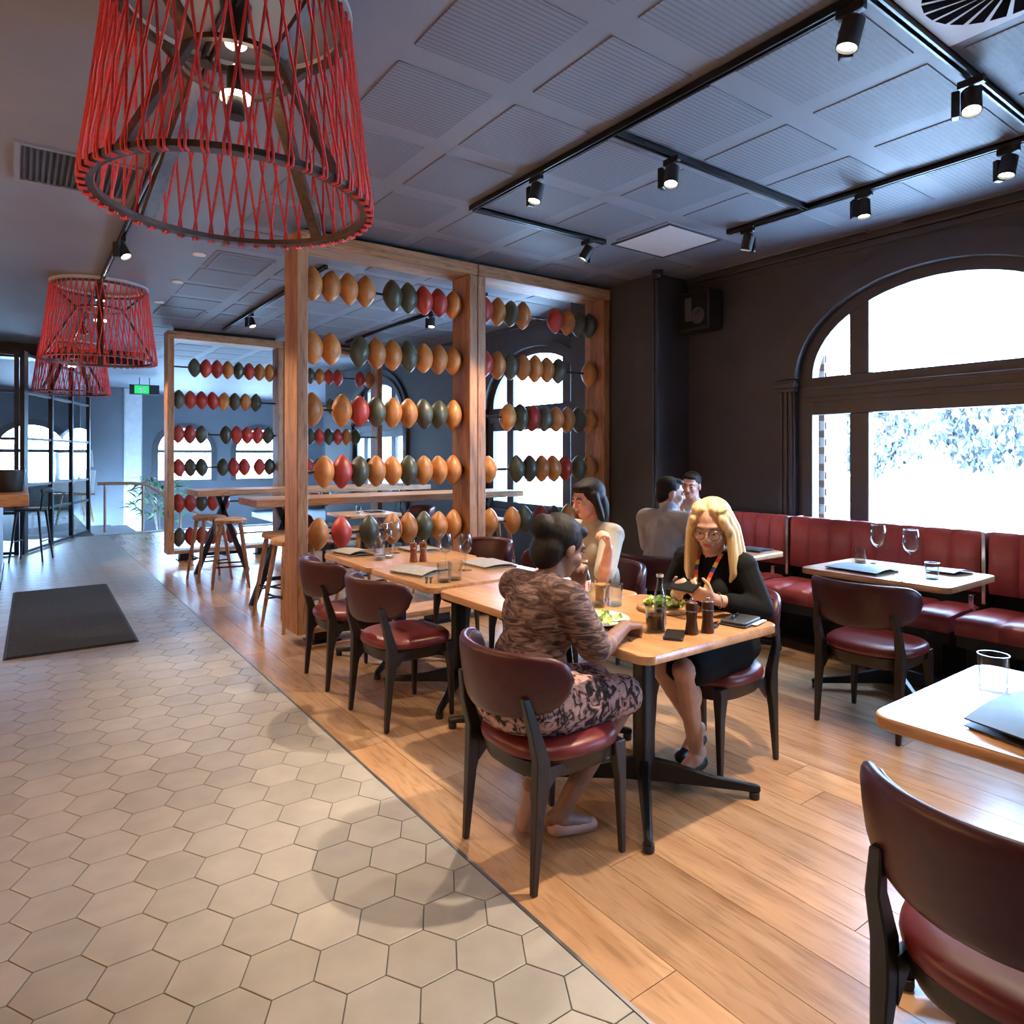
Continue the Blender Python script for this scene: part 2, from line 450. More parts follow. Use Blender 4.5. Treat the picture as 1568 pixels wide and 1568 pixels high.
def dup(root, loc, rz=0.0, label=None, group=None):
    r = root.copy(); COL.objects.link(r)
    r.location = loc; r.rotation_euler = (0, 0, rz)
    if label: r['label'] = label
    if group: r['group'] = group
    for ch in list(root.children):
        c = ch.copy(); COL.objects.link(c); c.parent = r
        for gch in list(ch.children):
            d = gch.copy(); COL.objects.link(d); d.parent = c
    return r

def rrect(w, d, r, n=5, cx=0, cy=0):
    pts = []
    for sx, sy, a0 in ((1, 1, 0), (-1, 1, 90), (-1, -1, 180), (1, -1, 270)):
        for i in range(n + 1):
            a = R(a0 + 90 * i / n)
            pts.append((cx + sx*(w/2 - r) + r*math.cos(a), cy + sy*(d/2 - r) + r*math.sin(a)))
    return pts

def struct(name, g, m, parent=None, **k):
    o = obj(name, g, m, parent, **k)
    if parent is None: o['kind'] = 'structure'
    return o

def spot(name, loc, aim, power, size=70, blend=0.6, col=WARM, parent=None, rad=0.04):
    d = bpy.data.lights.new(name, 'SPOT')
    d.energy = power; d.spot_size = R(size); d.spot_blend = blend; d.color = col; d.shadow_soft_size = rad
    o = bpy.data.objects.new(name, d); COL.objects.link(o)
    v = Vector(aim) - Vector(loc)
    o.location = loc
    o.rotation_euler = v.to_track_quat('-Z', 'Y').to_euler()
    return o
# ============================================================ SETTING
CZ = 3.25          # ceiling height
WX = 5.5           # window wall plane
BX = 1.32          # tile / timber boundary
# ---- tiled floor: grout slab + hex tiles
floor = struct('floor', G().box(-5, BX, -4, 14.6, -0.12, -0.004).box(-5, 1.1, 14.6, 22, -0.12, -0.004), 'grout')
tag(floor, 'dark grout bed of the hexagon tiled floor')
S3 = 0.2 / math.sqrt(3)
def hexpoly(cx, cy, s): return [(cx + s*math.cos(R(60*i)), cy + s*math.sin(R(60*i))) for i in range(6)]
def clipx(poly, xm):
    out = []
    for i, p in enumerate(poly):
        q = poly[(i+1) % len(poly)]
        if p[0] <= xm: out.append(p)
        if (p[0] <= xm) != (q[0] <= xm):
            t = (xm - p[0]) / (q[0] - p[0]); out.append((xm, p[1] + t*(q[1]-p[1])))
    return out
YAW = R(36.083)
def cam_px(x, y, z):
    d = math.sin(YAW)*x + math.cos(YAW)*y
    if d < 0.2: return None
    l = math.cos(YAW)*x - math.sin(YAW)*y
    return 784 + 1034*l/d, 697.5 + 1034*(1.47-z)/d, d
hexes = []
for i in range(-36, 3):
    for j in range(-20, 72):
        cx = 0.9530 + i*1.5*S3; cy = 1.755 + j*0.2 + (0.1 if i % 2 else 0)
        if cx - S3 > BX - 0.004 or cy < -3.9 or cy > 14.5 or cx < -4.9: continue
        p = cam_px(cx, cy, 0)
        vis = p is not None and -60 < p[0] < 1628 and p[1] < 1640
        hexes.append((p[2] if vis else 1e6, cx, cy))
hexes.sort()
tile_me = None
def tile_geo(poly, g=None, z0=-0.004, z1=0.0):
    g = g or G()
    cx = sum(p[0] for p in poly)/len(poly); cy = sum(p[1] for p in poly)/len(poly)
    n = len(poly)
    sh = lambda e: [(cx + (x-cx)*e, cy + (y-cy)*e) for x, y in poly]
    a, b = sh(1.0), sh(0.982)
    vs = [(x, y, z0) for x, y in a] + [(x, y, z1-0.0012) for x, y in a] + [(x, y, z1) for x, y in b]
    fs = [tuple(range(n-1, -1, -1)), tuple(range(2*n, 3*n))]
    for k in range(n):
        m = (k+1) % n
        fs += [(k, m, n+m, n+k), (n+k, n+m, 2*n+m, 2*n+k)]
    return g.add(vs, fs)
base_hex = tile_geo(hexpoly(0, 0, S3-0.0022)).mesh('tile', 0)
base_hex.materials.append(MT['tile'])
rest = G()
cnt = 0
for dpt, cx, cy in hexes:
    cut = cx + S3 > BX - 0.008
    if dpt < 1e5 and cnt < 300:
        if cut:
            poly = clipx(hexpoly(cx, cy, S3-0.0022), BX-0.008)
            if len(poly) < 3: continue
            poly = [(x-cx, y-cy) for x, y in poly]
            link('tile', tile_geo(poly).mesh('tile', 0), 'tile', floor, (cx, cy, 0))
        else:
            link('tile', base_hex, None, floor, (cx, cy, 0))
        cnt += 1
    else:
        poly = hexpoly(cx, cy, S3-0.0022)
        if cut: poly = clipx(poly, BX-0.008)
        if len(poly) >= 3: tile_geo(poly, rest)
o = obj('far_tiles', rest, 'tile', floor, smooth=0); tag(o, kind='stuff')

# ---- timber floor: boards
tfloor = struct('floor_timber', G().box(BX, 5.6, -4, 14.6, -0.12, -0.004), 'subfloor')
pw = 0.19
unit = G().box(0, 1, 0, 1, 0, 1).mesh('plank', 0); unit.materials.append(MT['plank'])
random.seed(11)
k = 0
x = BX + 0.006
while x < 5.52:
    y = -3.9 + random.uniform(-1.6, 0)
    while y < 14.5:
        L = random.uniform(1.5, 2.3)
        y0, y1 = max(y, -3.9), min(y + L, 14.55)
        if y1 - y0 > 0.05:
            w = min(pw, 5.52 - x)
            o = link('plank', unit, None, tfloor, (x, y0, -0.004))
            o.scale = (w - 0.0025, y1 - y0 - 0.0025, 0.0042)
        y += L
    x += pw
tr = struct('trim_1', G().box(BX-0.006, BX+0.005, -4, 14.6, -0.01, 0.0015), 'brass')
# entrance mat
g = G(); g.prism(rrect(0.86, 2.9, 0.01), 0.0, 0.012)
rug = thing('floor_mat', 'charcoal entrance mat lying on the hexagon tiles', 'mat', (0.35, 7.5, 0.0005), R(-0.8))
obj('mat_pile', G().prism(rrect(0.82, 2.86, 0.01), 0.004, 0.013), 'mat', rug)
obj('mat_border', G().prism(rrect(0.86, 2.9, 0.012), 0.0, 0.006), 'blackmatt', rug)

# ---- ceiling with slotted boards
ceil = struct('ceiling', G().box(-5.2, WX+0.35, -4.2, 14.6, CZ, CZ+0.15).box(-5.2, 8.4, 14.6, 22.4, CZ, CZ+0.15), 'ceiling')
pb = G()
pb.loft([[(x, y, z) for x, y in rrect(w, d, 0.004, 1)] for w, d, z in ((0.515, 0.55, 0.004), (0.515, 0.55, -0.003), (0.511, 0.546, -0.005))])
pm = pb.mesh('ceiling_panel', 0); pm.materials.append(MT['panel'])
for ix in range(-6, 6):
    for iy in range(-5, 20):
        px_, py_ = 2.285 + ix*0.65, 1.64 + iy*0.695
        if px_ > 5.2 or py_ > 14 or px_ < 1.5: continue
        p = cam_px(px_, py_, CZ)
        if p is None or p[0] < -150 or p[0] > 1720 or p[1] < -350: continue
        link('ceiling_panel', pm, None, ceil, (px_, py_, CZ))

# ---- arched window wall
WA, WB, WS = 1.0, 0.68, 2.14       # inner glass arch half width, rise, springing
def arch(a, b, n=28, z0=WS):
    return [(a*math.cos(math.pi*i/n), z0 + b*math.sin(math.pi*i/n)) for i in range(n+1)]
WINS = [2.185 + 4.86*k for k in (-1, 0, 1, 2)]
OA, OB, SILL = 1.13, 0.79, 0.72
wall_r = G()
yprev = -4.2
for c in WINS:
    wall_r.box(WX, WX+0.35, yprev, c-OA, -0.1, CZ)
    wall_r.box(WX, WX+0.35, c-OA, c+OA, -0.1, SILL)
    ap = arch(OA, OB)
    for (ya, za), (yb, zb) in zip(ap[:-1], ap[1:]):
        vs = []
        for xx in (WX, WX+0.35):
            vs += [(xx, c+ya, za), (xx, c+yb, zb), (xx, c+yb, CZ), (xx, c+ya, CZ)]
        wall_r.add(vs, [(0,1,2,3),(7,6,5,4),(0,4,5,1),(3,2,6,7)])
    yprev = c+OA
wall_r.box(WX, WX+0.35, yprev, 14.6, -0.1, CZ)
wall_right = struct('wall_right', wall_r, 'wall')

def ring_geo(c, a0, b0, a1, b1, x0, x1, n=32, z0=WS):
    p0, p1 = arch(a0, b0, n, z0), arch(a1, b1, n, z0)
    g = G(); rings = []
    for (ya, za), (yb, zb) in zip(p0, p1):
        rings.append([(x0, c+ya, za), (x0, c+yb, zb), (x1, c+yb, zb), (x1, c+ya, za)])
    g.loft(rings); return g
def pane_poly(y0, y1, z0, a, b):
    pts = [(y0, z0), (y1, z0)]
    n = 14
    for i in range(n+1):
        y = y1 + (y0-y1)*i/n
        t = max(0, 1-(y/a)**2)
        pts.append((y, WS + b*math.sqrt(t)))
    out = []
    for p in pts:
        if not out or (abs(p[0]-out[-1][0]) + abs(p[1]-out[-1][1])) > 1e-4: out.append(p)
    return out
XM = Matrix(((0, 0, 1, 0), (1, 0, 0, 0), (0, 1, 0, 0), (0, 0, 0, 1)))   # (y,z,x) -> (x,y,z)
for wi, c in enumerate(WINS):
    w = thing('window_%d' % (wi+1), None, None, (0, 0, 0)); del_keys = [k for k in w.keys()]
    w['kind'] = 'structure'
    tag(w, 'arched dark-framed window with six panes in the charcoal wall')
    # frame ring and jambs
    g = ring_geo(c, OA, OB, WA, WB, WX+0.03, WX+0.13)
    for s in (-1, 1):
        ya, yb = sorted((c+s*OA, c+s*WA)); g.box(WX+0.03, WX+0.13, ya, yb, SILL, WS)
    g.box(WX+0.03, WX+0.13, c-WA, c+WA, SILL, 0.82)
    obj('window_frame', g, 'joinery', w)
    # transom with moulded steps
    g = G().box(WX+0.03, WX+0.13, c-WA, c+WA, 1.82, 2.14).box(WX+0.0, WX+0.03, c-WA-0.05, c+WA+0.05, 1.93, 2.06)
    g.box(WX-0.02, WX+0.0, c-WA-0.05, c+WA+0.05, 2.03, 2.06).box(WX-0.01, WX+0.0, c-WA-0.05, c+WA+0.05, 1.96, 1.975)
    obj('transom', g, 'joinery', w, bevel=0.004)
    for s in (-1, 1):
        m0, m1 = sorted((c+s*0.525, c+s*0.68))
        zt = WS + WB*math.sqrt(1-(0.53/WA)**2)+0.03
        obj('mullion', G().box(WX+0.035, WX+0.125, m0, m1, 0.82, 1.82).box(WX+0.035, WX+0.125, m0, m1, 2.14, zt), 'joinery', w, bevel=0.006)
    for y0, y1 in ((-WA, -0.68), (-0.525, 0.525), (0.68, WA)):
        obj('pane', G().prism([(y+c, z) for y, z in ((y0, 0.82), (y1, 0.82), (y1, 1.82), (y0, 1.82))], WX+0.075, WX+0.081, XM), 'pane', w)
        obj('pane', G().prism([(y+c, z) for y, z in pane_poly(y0, y1, 2.14, WA, WB)], WX+0.075, WX+0.081, XM), 'pane', w, smooth=0)
    # moulded architrave
    g = ring_geo(c, OA+0.17, OB+0.17, OA+0.01, OB+0.01, WX-0.035, WX+0.01)
    obj('arch_moulding', g, 'joinery', w)
    g = ring_geo(c, OA+0.06, OB+0.06, OA-0.02, OB-0.02, WX-0.055, WX+0.02)
    obj('arch_bead', g, 'joinery', w)
    for s in (-1, 1):
        ya, yb = sorted((c+s*(OA+0.15), c+s*(OA-0.0)))
        g = G().box(WX-0.03, WX+0.01, ya, yb, 0.5, 2.03)
        for q in (0.03, 0.075, 0.12):
            yy = c+s*(OA+q); g.box(WX-0.045, WX-0.03, yy-0.012, yy+0.012, 0.5, 2.03)
        obj('pilaster', g, 'joinery', w, bevel=0.003)
        y2, y3 = ya-0.025, yb+0.025
        g = G().box(WX-0.05, WX+0.01, ya-0.01, yb+0.01, 2.03, 2.06).box(WX-0.075, WX+0.01, y2, y3, 2.06, 2.10).box(WX-0.06, WX+0.01, ya-0.015, yb+0.015, 2.10, 2.125)
        obj('capital', g, 'joinery', w, bevel=0.004)
    obj('window_sill', G().box(WX-0.05, WX+0.10, c-OA, c+OA, SILL-0.03, SILL), 'joinery', w, bevel=0.005)

# portal lights steer sampling of the sky through the windows
for c in WINS:
    d = bpy.data.lights.new('window_portal', 'AREA'); d.shape = 'RECTANGLE'; d.size = 2.1; d.size_y = 2.1
    d.cycles.is_portal = True
    o = bpy.data.objects.new('window_portal', d); COL.objects.link(o)
    o.location = (WX+0.30, c, 1.85); o.rotation_euler = (0, R(90), 0)

# pier next to the near frame, cornice, other walls
struct('wall_pier', G().box(5.0, WX+0.01, 4.52, 5.75, 0, CZ).box(5.02, WX+0.01, 4.49, 4.52, 0, CZ), 'wall', bevel=0.01)
struct('trim_2', G().box(WX-0.045, WX+0.01, -4.1, 4.52, CZ-0.055, CZ).box(WX-0.022, WX+0.01, -4.1, 4.52, CZ-0.11, CZ-0.055).box(WX-0.045, WX+0.01, 5.75, 14.5, CZ-0.055, CZ), 'joinery', bevel=0.008)
struct('wall_left', G().box(-5.2, -5, -4.2, 22.4, -0.1, CZ), 'wall_grey')
struct('wall_back', G().box(-5.2, WX+0.35, -4.2, -4, -0.1, CZ), 'wall_grey')
struct('wall_step', G().box(WX+0.35, 8.4, 14.4, 14.6, -1.5, CZ).box(8.2, 8.4, 14.6, 22.4, -1.5, CZ), 'wall_grey')
# far wall with two arched windows
FY = 22.0
fw = G()
fwins = [(0.25, 0.80), (3.98, 0.78), (6.15, 0.78)]
xprev = -5.2
for cxx, a in fwins:
    fw.box(xprev, cxx-a, FY, FY+0.3, -1.6, CZ)
    fw.box(cxx-a, cxx+a, FY, FY+0.3, -1.6, 0.75)
    ap = [(a*math.cos(math.pi*i/20), 1.62 + 0.72*math.sin(math.pi*i/20)) for i in range(21)]
    for (ya, za), (yb, zb) in zip(ap[:-1], ap[1:]):
        vs = []
        for yy in (FY, FY+0.3):
            vs += [(cxx+ya, yy, za), (cxx+yb, yy, zb), (cxx+yb, yy, CZ), (cxx+ya, yy, CZ)]
        fw.add(vs, [(0,3,2,1),(4,5,6,7),(0,1,5,4),(3,7,6,2)])
    xprev = cxx+a
fw.box(xprev, 8.4, FY, FY+0.3, -1.6, CZ)
struct('wall_far', fw, 'wall_grey')
for wi, (cxx, a) in enumerate(fwins):
    w = thing('window_%d' % (wi+5), None, None); w['kind'] = 'structure'
    tag(w, 'small arched far window with dark bars')
    g = G(); n = 24
    rings = []
    for i in range(n+1):
        t = math.pi*i/n
        rings.append([(cxx+(a+0.1)*math.cos(t), FY-0.03, 1.62+0.82*math.sin(t)), (cxx+(a-0.06)*math.cos(t), FY-0.03, 1.62+0.66*math.sin(t)),
                      (cxx+(a-0.06)*math.cos(t), FY+0.1, 1.62+0.66*math.sin(t)), (cxx+(a+0.1)*math.cos(t), FY+0.1, 1.62+0.82*math.sin(t))])
    g.loft(rings)
    for s in (-1, 1):
        xa, xb = sorted((cxx+s*(a+0.1), cxx+s*(a-0.06))); g.box(xa, xb, FY-0.03, FY+0.1, 0.7, 1.62)
    obj('window_frame', g, 'joinery', w)
    obj('glazing_bar', G().box(cxx-a, cxx+a, FY+0.02, FY+0.09, 1.55, 1.64), 'joinery', w)
    obj('pane', G().box(cxx-a, cxx+a, FY+0.05, FY+0.056, 0.75, 1.55), 'pane', w)
    obj('pane', G().prism([(cxx+a*math.cos(math.pi*i/20), 1.64+0.70*math.sin(math.pi*i/20)) for i in range(21)], -FY-0.056, -FY-0.05, Matrix(((1,0,0,0),(0,0,-1,0),(0,1,0,0),(0,0,0,1)))), 'pane', w)
    d = bpy.data.lights.new('window_portal', 'AREA'); d.shape = 'RECTANGLE'; d.size = 1.7; d.size_y = 1.8
    d.cycles.is_portal = True
    o = bpy.data.objects.new('window_portal', d); COL.objects.link(o)
    o.location = (cxx, FY+0.2, 1.5); o.rotation_euler = (R(-90), 0, 0)
# pale column and dark pier in the stair hall
struct('wall_column', G().box(2.2, 2.62, 20.2, 20.6, -1.6, CZ), 'stone', bevel=0.03)
struct('wall_hall', G().box(1.25, 2.2, 20.3, 20.6, -1.6, CZ), 'wall_grey')
# bulkhead over the far glazed partition
struct('trim_3', G().box(-5, 1.75, 13.2, 13.55, 3.02, CZ), 'black')
# lower stair hall floor and steps descending to the right
struct('floor_lower', G().box(1.1, 8.3, 14.6, 22, -1.62, -1.5), 'stone')
stp = thing('staircase', 'pale stone steps going down beside the glazed partition', 'stairs', (0, 0, 0))
for i in range(7):
    obj('step', G().box(1.55+i*0.28, 1.55+(i+1)*0.28+0.02, 14.7, 16.6, -1.5, -0.17*(i+1)+0.15), 'step', stp)
struct('floor_landing', G().box(1.1, 1.55, 14.6, 16.6, -0.12, 0.0).box(1.1, 8.3, 14.55, 14.68, -0.3, 0.02), 'step')
# ============================================================ OUTSIDE
struct('ground_street', G().box(5.9, 90, -60, 90, -0.45, -0.3).box(-60, 5.9, 22.4, 90, -2.0, -1.8), 'pave')
def street_tree(x, y, zc, rad, n, label):
    t = thing('street_tree', label, 'tree', (x, y, -0.3), 0, 'street trees outside')
    obj('trunk', G().tube([(0, 0, 0), (0.1, 0, zc*0.5), (0, 0.1, zc)], [0.22, 0.16, 0.10]), 'bark', t)
    g = G(); rr = random.Random(int(x*10+y))
    for i in range(n):
        a, b = rr.uniform(0, 2*math.pi), math.acos(rr.uniform(-1, 1))
        q = rad*rr.uniform(0.55, 1.0)
        p = Vector((q*math.sin(b)*math.cos(a), q*math.sin(b)*math.sin(a), zc + 0.3 + 0.75*q*math.cos(b)))
        m = Euler((rr.uniform(0, 6), rr.uniform(0, 6), 0)).to_matrix()
        s = rr.uniform(0.12, 0.24)
        vs = [p + m @ Vector(v)*s for v in ((-1, 0, 0), (0, -0.55, 0.1), (1.1, 0, 0), (0, 0.55, 0.1))]
        g.add(vs, [(0, 1, 2), (0, 2, 3)])
    obj('foliage', g, 'treeleaf', t, smooth=0)
street_tree(26, 13.0, 2.2, 2.3, 1600, 'leafy street tree seen through the lower middle pane of the near window')
street_tree(26, 8.6, 2.4, 2.0, 1300, 'smaller street tree right of the other one beyond the near window')
bd = thing('street_building', 'pale rendered building across the street behind the trees', 'building', (44, 12, -0.3))
obj('building_wall', G().box(-3, 3, -30, 30, 0, 6.0), 'render_wall', bd)
obj('parapet', G().box(-3.2, 3.2, -30.2, 30.2, 6.0, 6.4), 'white', bd)
for i in range(12):
    obj('shop_window', G().box(-3.06, -2.98, -28+i*4.8, -28+i*4.8+3.0, 0.9, 3.2), 'stone', bd)
sg = thing('street_sign', 'narrow directional street sign beyond the near window', 'sign', (24, 9.6, -0.3), 0)
obj('post', G().tube([(0, 0, 0), (0, 0, 1.5)], 0.04), 'blackmatt', sg)
g = G(); g.box(-0.03, 0.03, -0.9, 1.5, 1.15, 1.32)
obj('blade', g, 'white', sg)
g = G(); g.prism([(1.15, 1.17), (1.4, 1.235), (1.15, 1.30)], -0.034, -0.031, XM)
for k in range(7): g.box(-0.034, -0.031, 0.75-k*0.13, 0.83-k*0.13, 1.21, 1.26)
g.box(-0.034, -0.031, -0.3, -0.1, 1.18, 1.29).box(-0.034, -0.031, -0.84, -0.4, 1.27, 1.29).box(-0.034, -0.031, -0.84, -0.4, 1.17, 1.19).box(-0.034, -0.031, -0.84, -0.81, 1.19, 1.27)
obj('marking', g, 'lan_blue', sg)
# brick pier outside, left of the near window
bp = thing('brick_pier', 'sunlit brick pier outside the left pane of the near window', 'pier', (0, 0, 0))
obj('mortar_core', G().box(6.02, 6.38, 3.35, 3.85, -0.3, 3.4), 'mortar', bp)
bmesh_h = G().box(-0.105, 0.105, -0.05, 0.05, 0, 0.066).mesh('brick', 0, 0.004); bmesh_h.materials.append(MT['brick'])
bmesh_l = G().box(-0.05, 0.05, -0.115, 0.115, 0, 0.066).mesh('brick', 0, 0.004); bmesh_l.materials.append(MT['brick'])
for i in range(40):
    z = 0.25 + i*0.077
    off = 0.055 if i % 2 else 0.0
    for xx in (6.10+off*0.6, 6.315):
        link('brick', bmesh_h, None, bp, (xx-(0.0 if xx < 6.2 else 0.02), 3.385, z))
    link('brick', bmesh_l, None, bp, (6.055, 3.56-off, z)); link('brick', bmesh_l, None, bp, (6.055, 3.80-off*0.6, z))
# red banner in the street behind window 3
rs = thing('street_banner', 'red street banner with white letter shapes seen through the second window', 'sign', (12.0, 15.25, 0.6))
obj('banner', G().box(-0.03, 0.03, -0.62, 0.52, 0.6, 1.02), 'sign_red', rs)
g = G()
for yy in (0.25, -0.05, -0.38):
    g.prism([(yy+0.13, 0.60), (yy+0.0, 0.92), (yy-0.13, 0.60), (yy-0.07, 0.60), (yy, 0.74), (yy+0.07, 0.60)], -0.036, -0.031, XM)
obj('lettering', g, 'white', rs)
obj('post', G().tube([(0, 0.45, -0.9), (0, 0.45, 0.7)], 0.03), 'blackmatt', rs)
obj('post', G().tube([(0, -0.55, -0.9), (0, -0.55, 0.7)], 0.03), 'blackmatt', rs)

# ============================================================ TIMBER FRAMES WITH FOOTBALLS
def football_mesh(m):
    prof, n, NV = [], 24, 16
    g = G(); rings = []
    L, Rr = 0.136, 0.084
    for i in range(1, NV):
        t = -1 + 2*i/NV
        t = math.sin(t*math.pi/2)*0.985
        r = Rr*(1-abs(t)**1.9)**0.75
        ring = []
        for j in range(n):
            a = 2*math.pi*j/n
            k = 1.0 - (0.035 if j % 6 == 0 else 0.0) + 0.012*math.cos(4*a+math.pi)
            ring.append((r*k*math.cos(a), r*k*math.sin(a), L*t))
        rings.append(ring)
    g.loft(rings)
    # lacing strip on one seam
    for q in range(-3, 4):
        z = q*0.012
        g.box(Rr*0.955, Rr*0.995, -0.012, 0.012, z-0.0022, z+0.0022)
    me = g.mesh('football', 28)
    me.materials.append(MT[m])
    return me
BALL = {'O': ('tan', football_mesh('ball_tan')), 'R': ('red', football_mesh('ball_red')), 'G': ('dark green', football_mesh('ball_green'))}
ORD = ['first', 'second', 'third', 'fourth', 'fifth', 'sixth', 'seventh', 'eighth', 'ninth', 'tenth', 'eleventh']
rb = random.Random(5)
def timber_frame(x0, x1, y0, y1, label, rods, foot_xs, bay, group):
    t = thing('timber_frame', label, 'frame', (0, 0, 0), 0, group)
    pwid = 0.085
    top, bot = 3.195, 0.10
    obj('post', G().box(x0, x0+pwid, y0, y1, bot, top-0.105), 'timber', t, bevel=0.006)
    obj('post', G().box(x1-pwid, x1, y0, y1, bot, top-0.105), 'timber', t, bevel=0.006)
    obj('beam', G().box(x0, x1, y0-0.008, y1+0.008, top-0.105, top), 'timber_x', t, bevel=0.006)
    obj('bottom_rail', G().box(x0+pwid, x1-pwid, y0, y1, bot, bot+0.05), 'timber_x', t, bevel=0.004)
    for fx in foot_xs:
        obj('foot', G().box(fx-0.09, fx+0.09, y0+0.07, y1-0.07, 0.0, bot).box(fx-0.12, fx+0.12, y0+0.04, y1-0.04, 0.0, 0.012), 'black', t, bevel=0.004)
    ym = (y0+y1)/2
    obj('hanger', G().box(x0+0.1, x1-0.1, ym-0.05, ym+0.05, top, CZ-0.001), 'black', t)  # black strip darkens the shadow gap between beam and ceiling
    rows = ['top', 'second', 'third', 'fourth', 'fifth', 'lowest']
    for ri, (z, balls) in enumerate(rods):
        obj('rod', G().tube([(x0+pwid-0.005, ym, z), (x1-pwid+0.005, ym, z)], 0.011), 'black', t)
        rn = rows[ri]
        balls = sorted(balls)
        for bi, (bx, c) in enumerate(balls):
            cn, me = BALL[c]
            o = link('football', me, None, None, (bx, ym, z), (rb.uniform(-0.08, 0.08), rb.uniform(-0.07, 0.07), rb.choice((0.2, 0.8, 1.4, 2.2, 3.0, 4.0)) + rb.uniform(-0.2, 0.2)))
            o.scale = (1, 1, rb.uniform(0.96, 1.04))
            tag(o, '%s leather football, %s from left on the %s rod of the %s' % (cn, ORD[bi], rn, bay), 'football', 'footballs threaded on the frame rods')
# positions measured along the rods (metres)
def inv(zx, Y, z0=420, sc=0.3444):
    u = z0 + zx*sc
    t = (u-784)/1034
    return Y*(math.sin(YAW)+math.cos(YAW)*t)/(math.cos(YAW)-math.sin(YAW)*t)
def row(spec, Y, lo, hi, z0=420, sc=0.3444, minstep=0.150):
    out = []
    for zx, c in spec:
        X = inv(zx, Y, z0, sc)
        X = min(max(X, lo), hi)
        if out and X - out[-1][0] < minstep: X = out[-1][0] + minstep
        out.append((X, c))
    # push back inside the bay
    lim = hi
    for i in range(len(out)-1, -1, -1):
        if out[i][0] > lim: out[i] = (lim, out[i][1])
        lim = min(out[i][0] - minstep, hi) if i else hi
    return out
NY = 5.24
LB = [
 (2.83, [(140,'O'),(222,'O'),(290,'O'),(375,'O'),(618,'G'),(692,'G'),(755,'R'),(812,'R'),(870,'O')]),
 (2.325, [(160,'O'),(230,'O'),(447,'G'),(537,'O'),(600,'O'),(660,'G'),(722,'O'),(792,'O'),(855,'O')]),
 (1.835, [(160,'O'),(380,'O'),(450,'R'),(518,'G'),(625,'O'),(692,'O'),(752,'G'),(810,'G'),(860,'O')]),
 (1.34, [(302,'O'),(435,'R'),(500,'G'),(558,'O'),(625,'O'),(688,'G'),(743,'O'),(803,'O'),(862,'O')]),
 (0.845, [(198,'O'),(300,'R'),(423,'G'),(575,'O'),(635,'O'),(698,'G'),(755,'O'),(818,'O')]),
]
RBW = [
 (2.83, [(930,'R'),(990,'O'),(1050,'G'),(1103,'O'),(1250,'R'),(1318,'O'),(1365,'G'),(1415,'G')]),
 (2.325, [(930,'R'),(988,'O'),(1040,'G'),(1090,'O'),(1145,'O'),(1195,'O'),(1243,'G'),(1410,'O')]),
 (1.835, [(1100,'O'),(1155,'G'),(1203,'R'),(1250,'G'),(1295,'O'),(1335,'O'),(1378,'G'),(1422,'O')]),
 (1.34, [(955,'O'),(1080,'G'),(1138,'G'),(1187,'O'),(1235,'O'),(1277,'R'),(1370,'G'),(1415,'O')]),
 (0.845, [(960,'O'),(1060,'O'),(1115,'G'),(1185,'R'),(1245,'G'),(1310,'O'),(1370,'O')]),
]
FX0, FXM, FX1 = 1.70, 3.335, 4.985
timber_frame(FX0, FXM-0.002, 5.10, 5.40, 'left bay of the near timber frame strung with footballs', [(z, row(s, NY, FX0+0.17, FXM-0.17)) for z, s in LB], (1.95, 3.0), 'near left frame', 'near football frames')
timber_frame(FXM+0.002, FX1, 5.10, 5.40, 'right bay of the near timber frame against the pier', [(z, row(s, NY, FXM+0.17, FX1-0.16)) for z, s in RBW], (3.6, 4.7), 'near right frame', 'near football frames')
LF = [
 (2.72, [(1008,'G'),(1055,'R'),(1098,'R'),(1142,'O'),(1188,'G'),(1230,'R'),(1272,'O'),(1305,'O')]),
 (2.26, [(858,'G'),(903,'R'),(950,'R'),(998,'R'),(1042,'O'),(1090,'G'),(1133,'O'),(1177,'G')]),
 (1.77, [(855,'R'),(903,'R'),(952,'G'),(1085,'G'),(1130,'R'),(1172,'R'),(1215,'R'),(1258,'G')]),
 (1.30, [(858,'R'),(905,'G'),(952,'G'),(1070,'G'),(1112,'R'),(1155,'R'),(1270,'R'),(1315,'G')]),
 (0.80, [(858,'R'),(903,'R'),(950,'G'),(1000,'R'),(1040,'R')]),
 (0.32, [(860,'G'),(905,'R'),(955,'R'),(1000,'R'),(1110,'R')]),
]
FF = [
 (2.72, [(160,'G'),(196,'O'),(232,'R'),(265,'R'),(380,'R'),(425,'O')]),
 (2.26, [(250,'G'),(325,'R'),(400,'G')]),
 (1.77, [(160,'G'),(195,'R'),(232,'G'),(265,'R'),(297,'O'),(330,'G')]),
 (1.30, [(155,'R'),(190,'G'),(240,'R'),(420,'G')]),
 (0.80, [(180,'R'),(230,'G')]),
 (0.32, [(200,'O'),(300,'R')]),
]
timber_frame(1.64, 3.23, 10.3, 10.58, 'left bay of the far timber frame by the stair rail', [(z, row(s, 10.44, 1.80, 3.06, 0, 0.3189)) for z, s in LF], (1.9, 2.95), 'far left frame', 'far football frames')
timber_frame(3.235, 4.85, 10.3, 10.58, 'right bay of the far timber frame beyond the high tables', [(z, row(s, 10.44, 3.40, 4.68)) for z, s in FF], (3.5, 4.6), 'far right frame', 'far football frames')

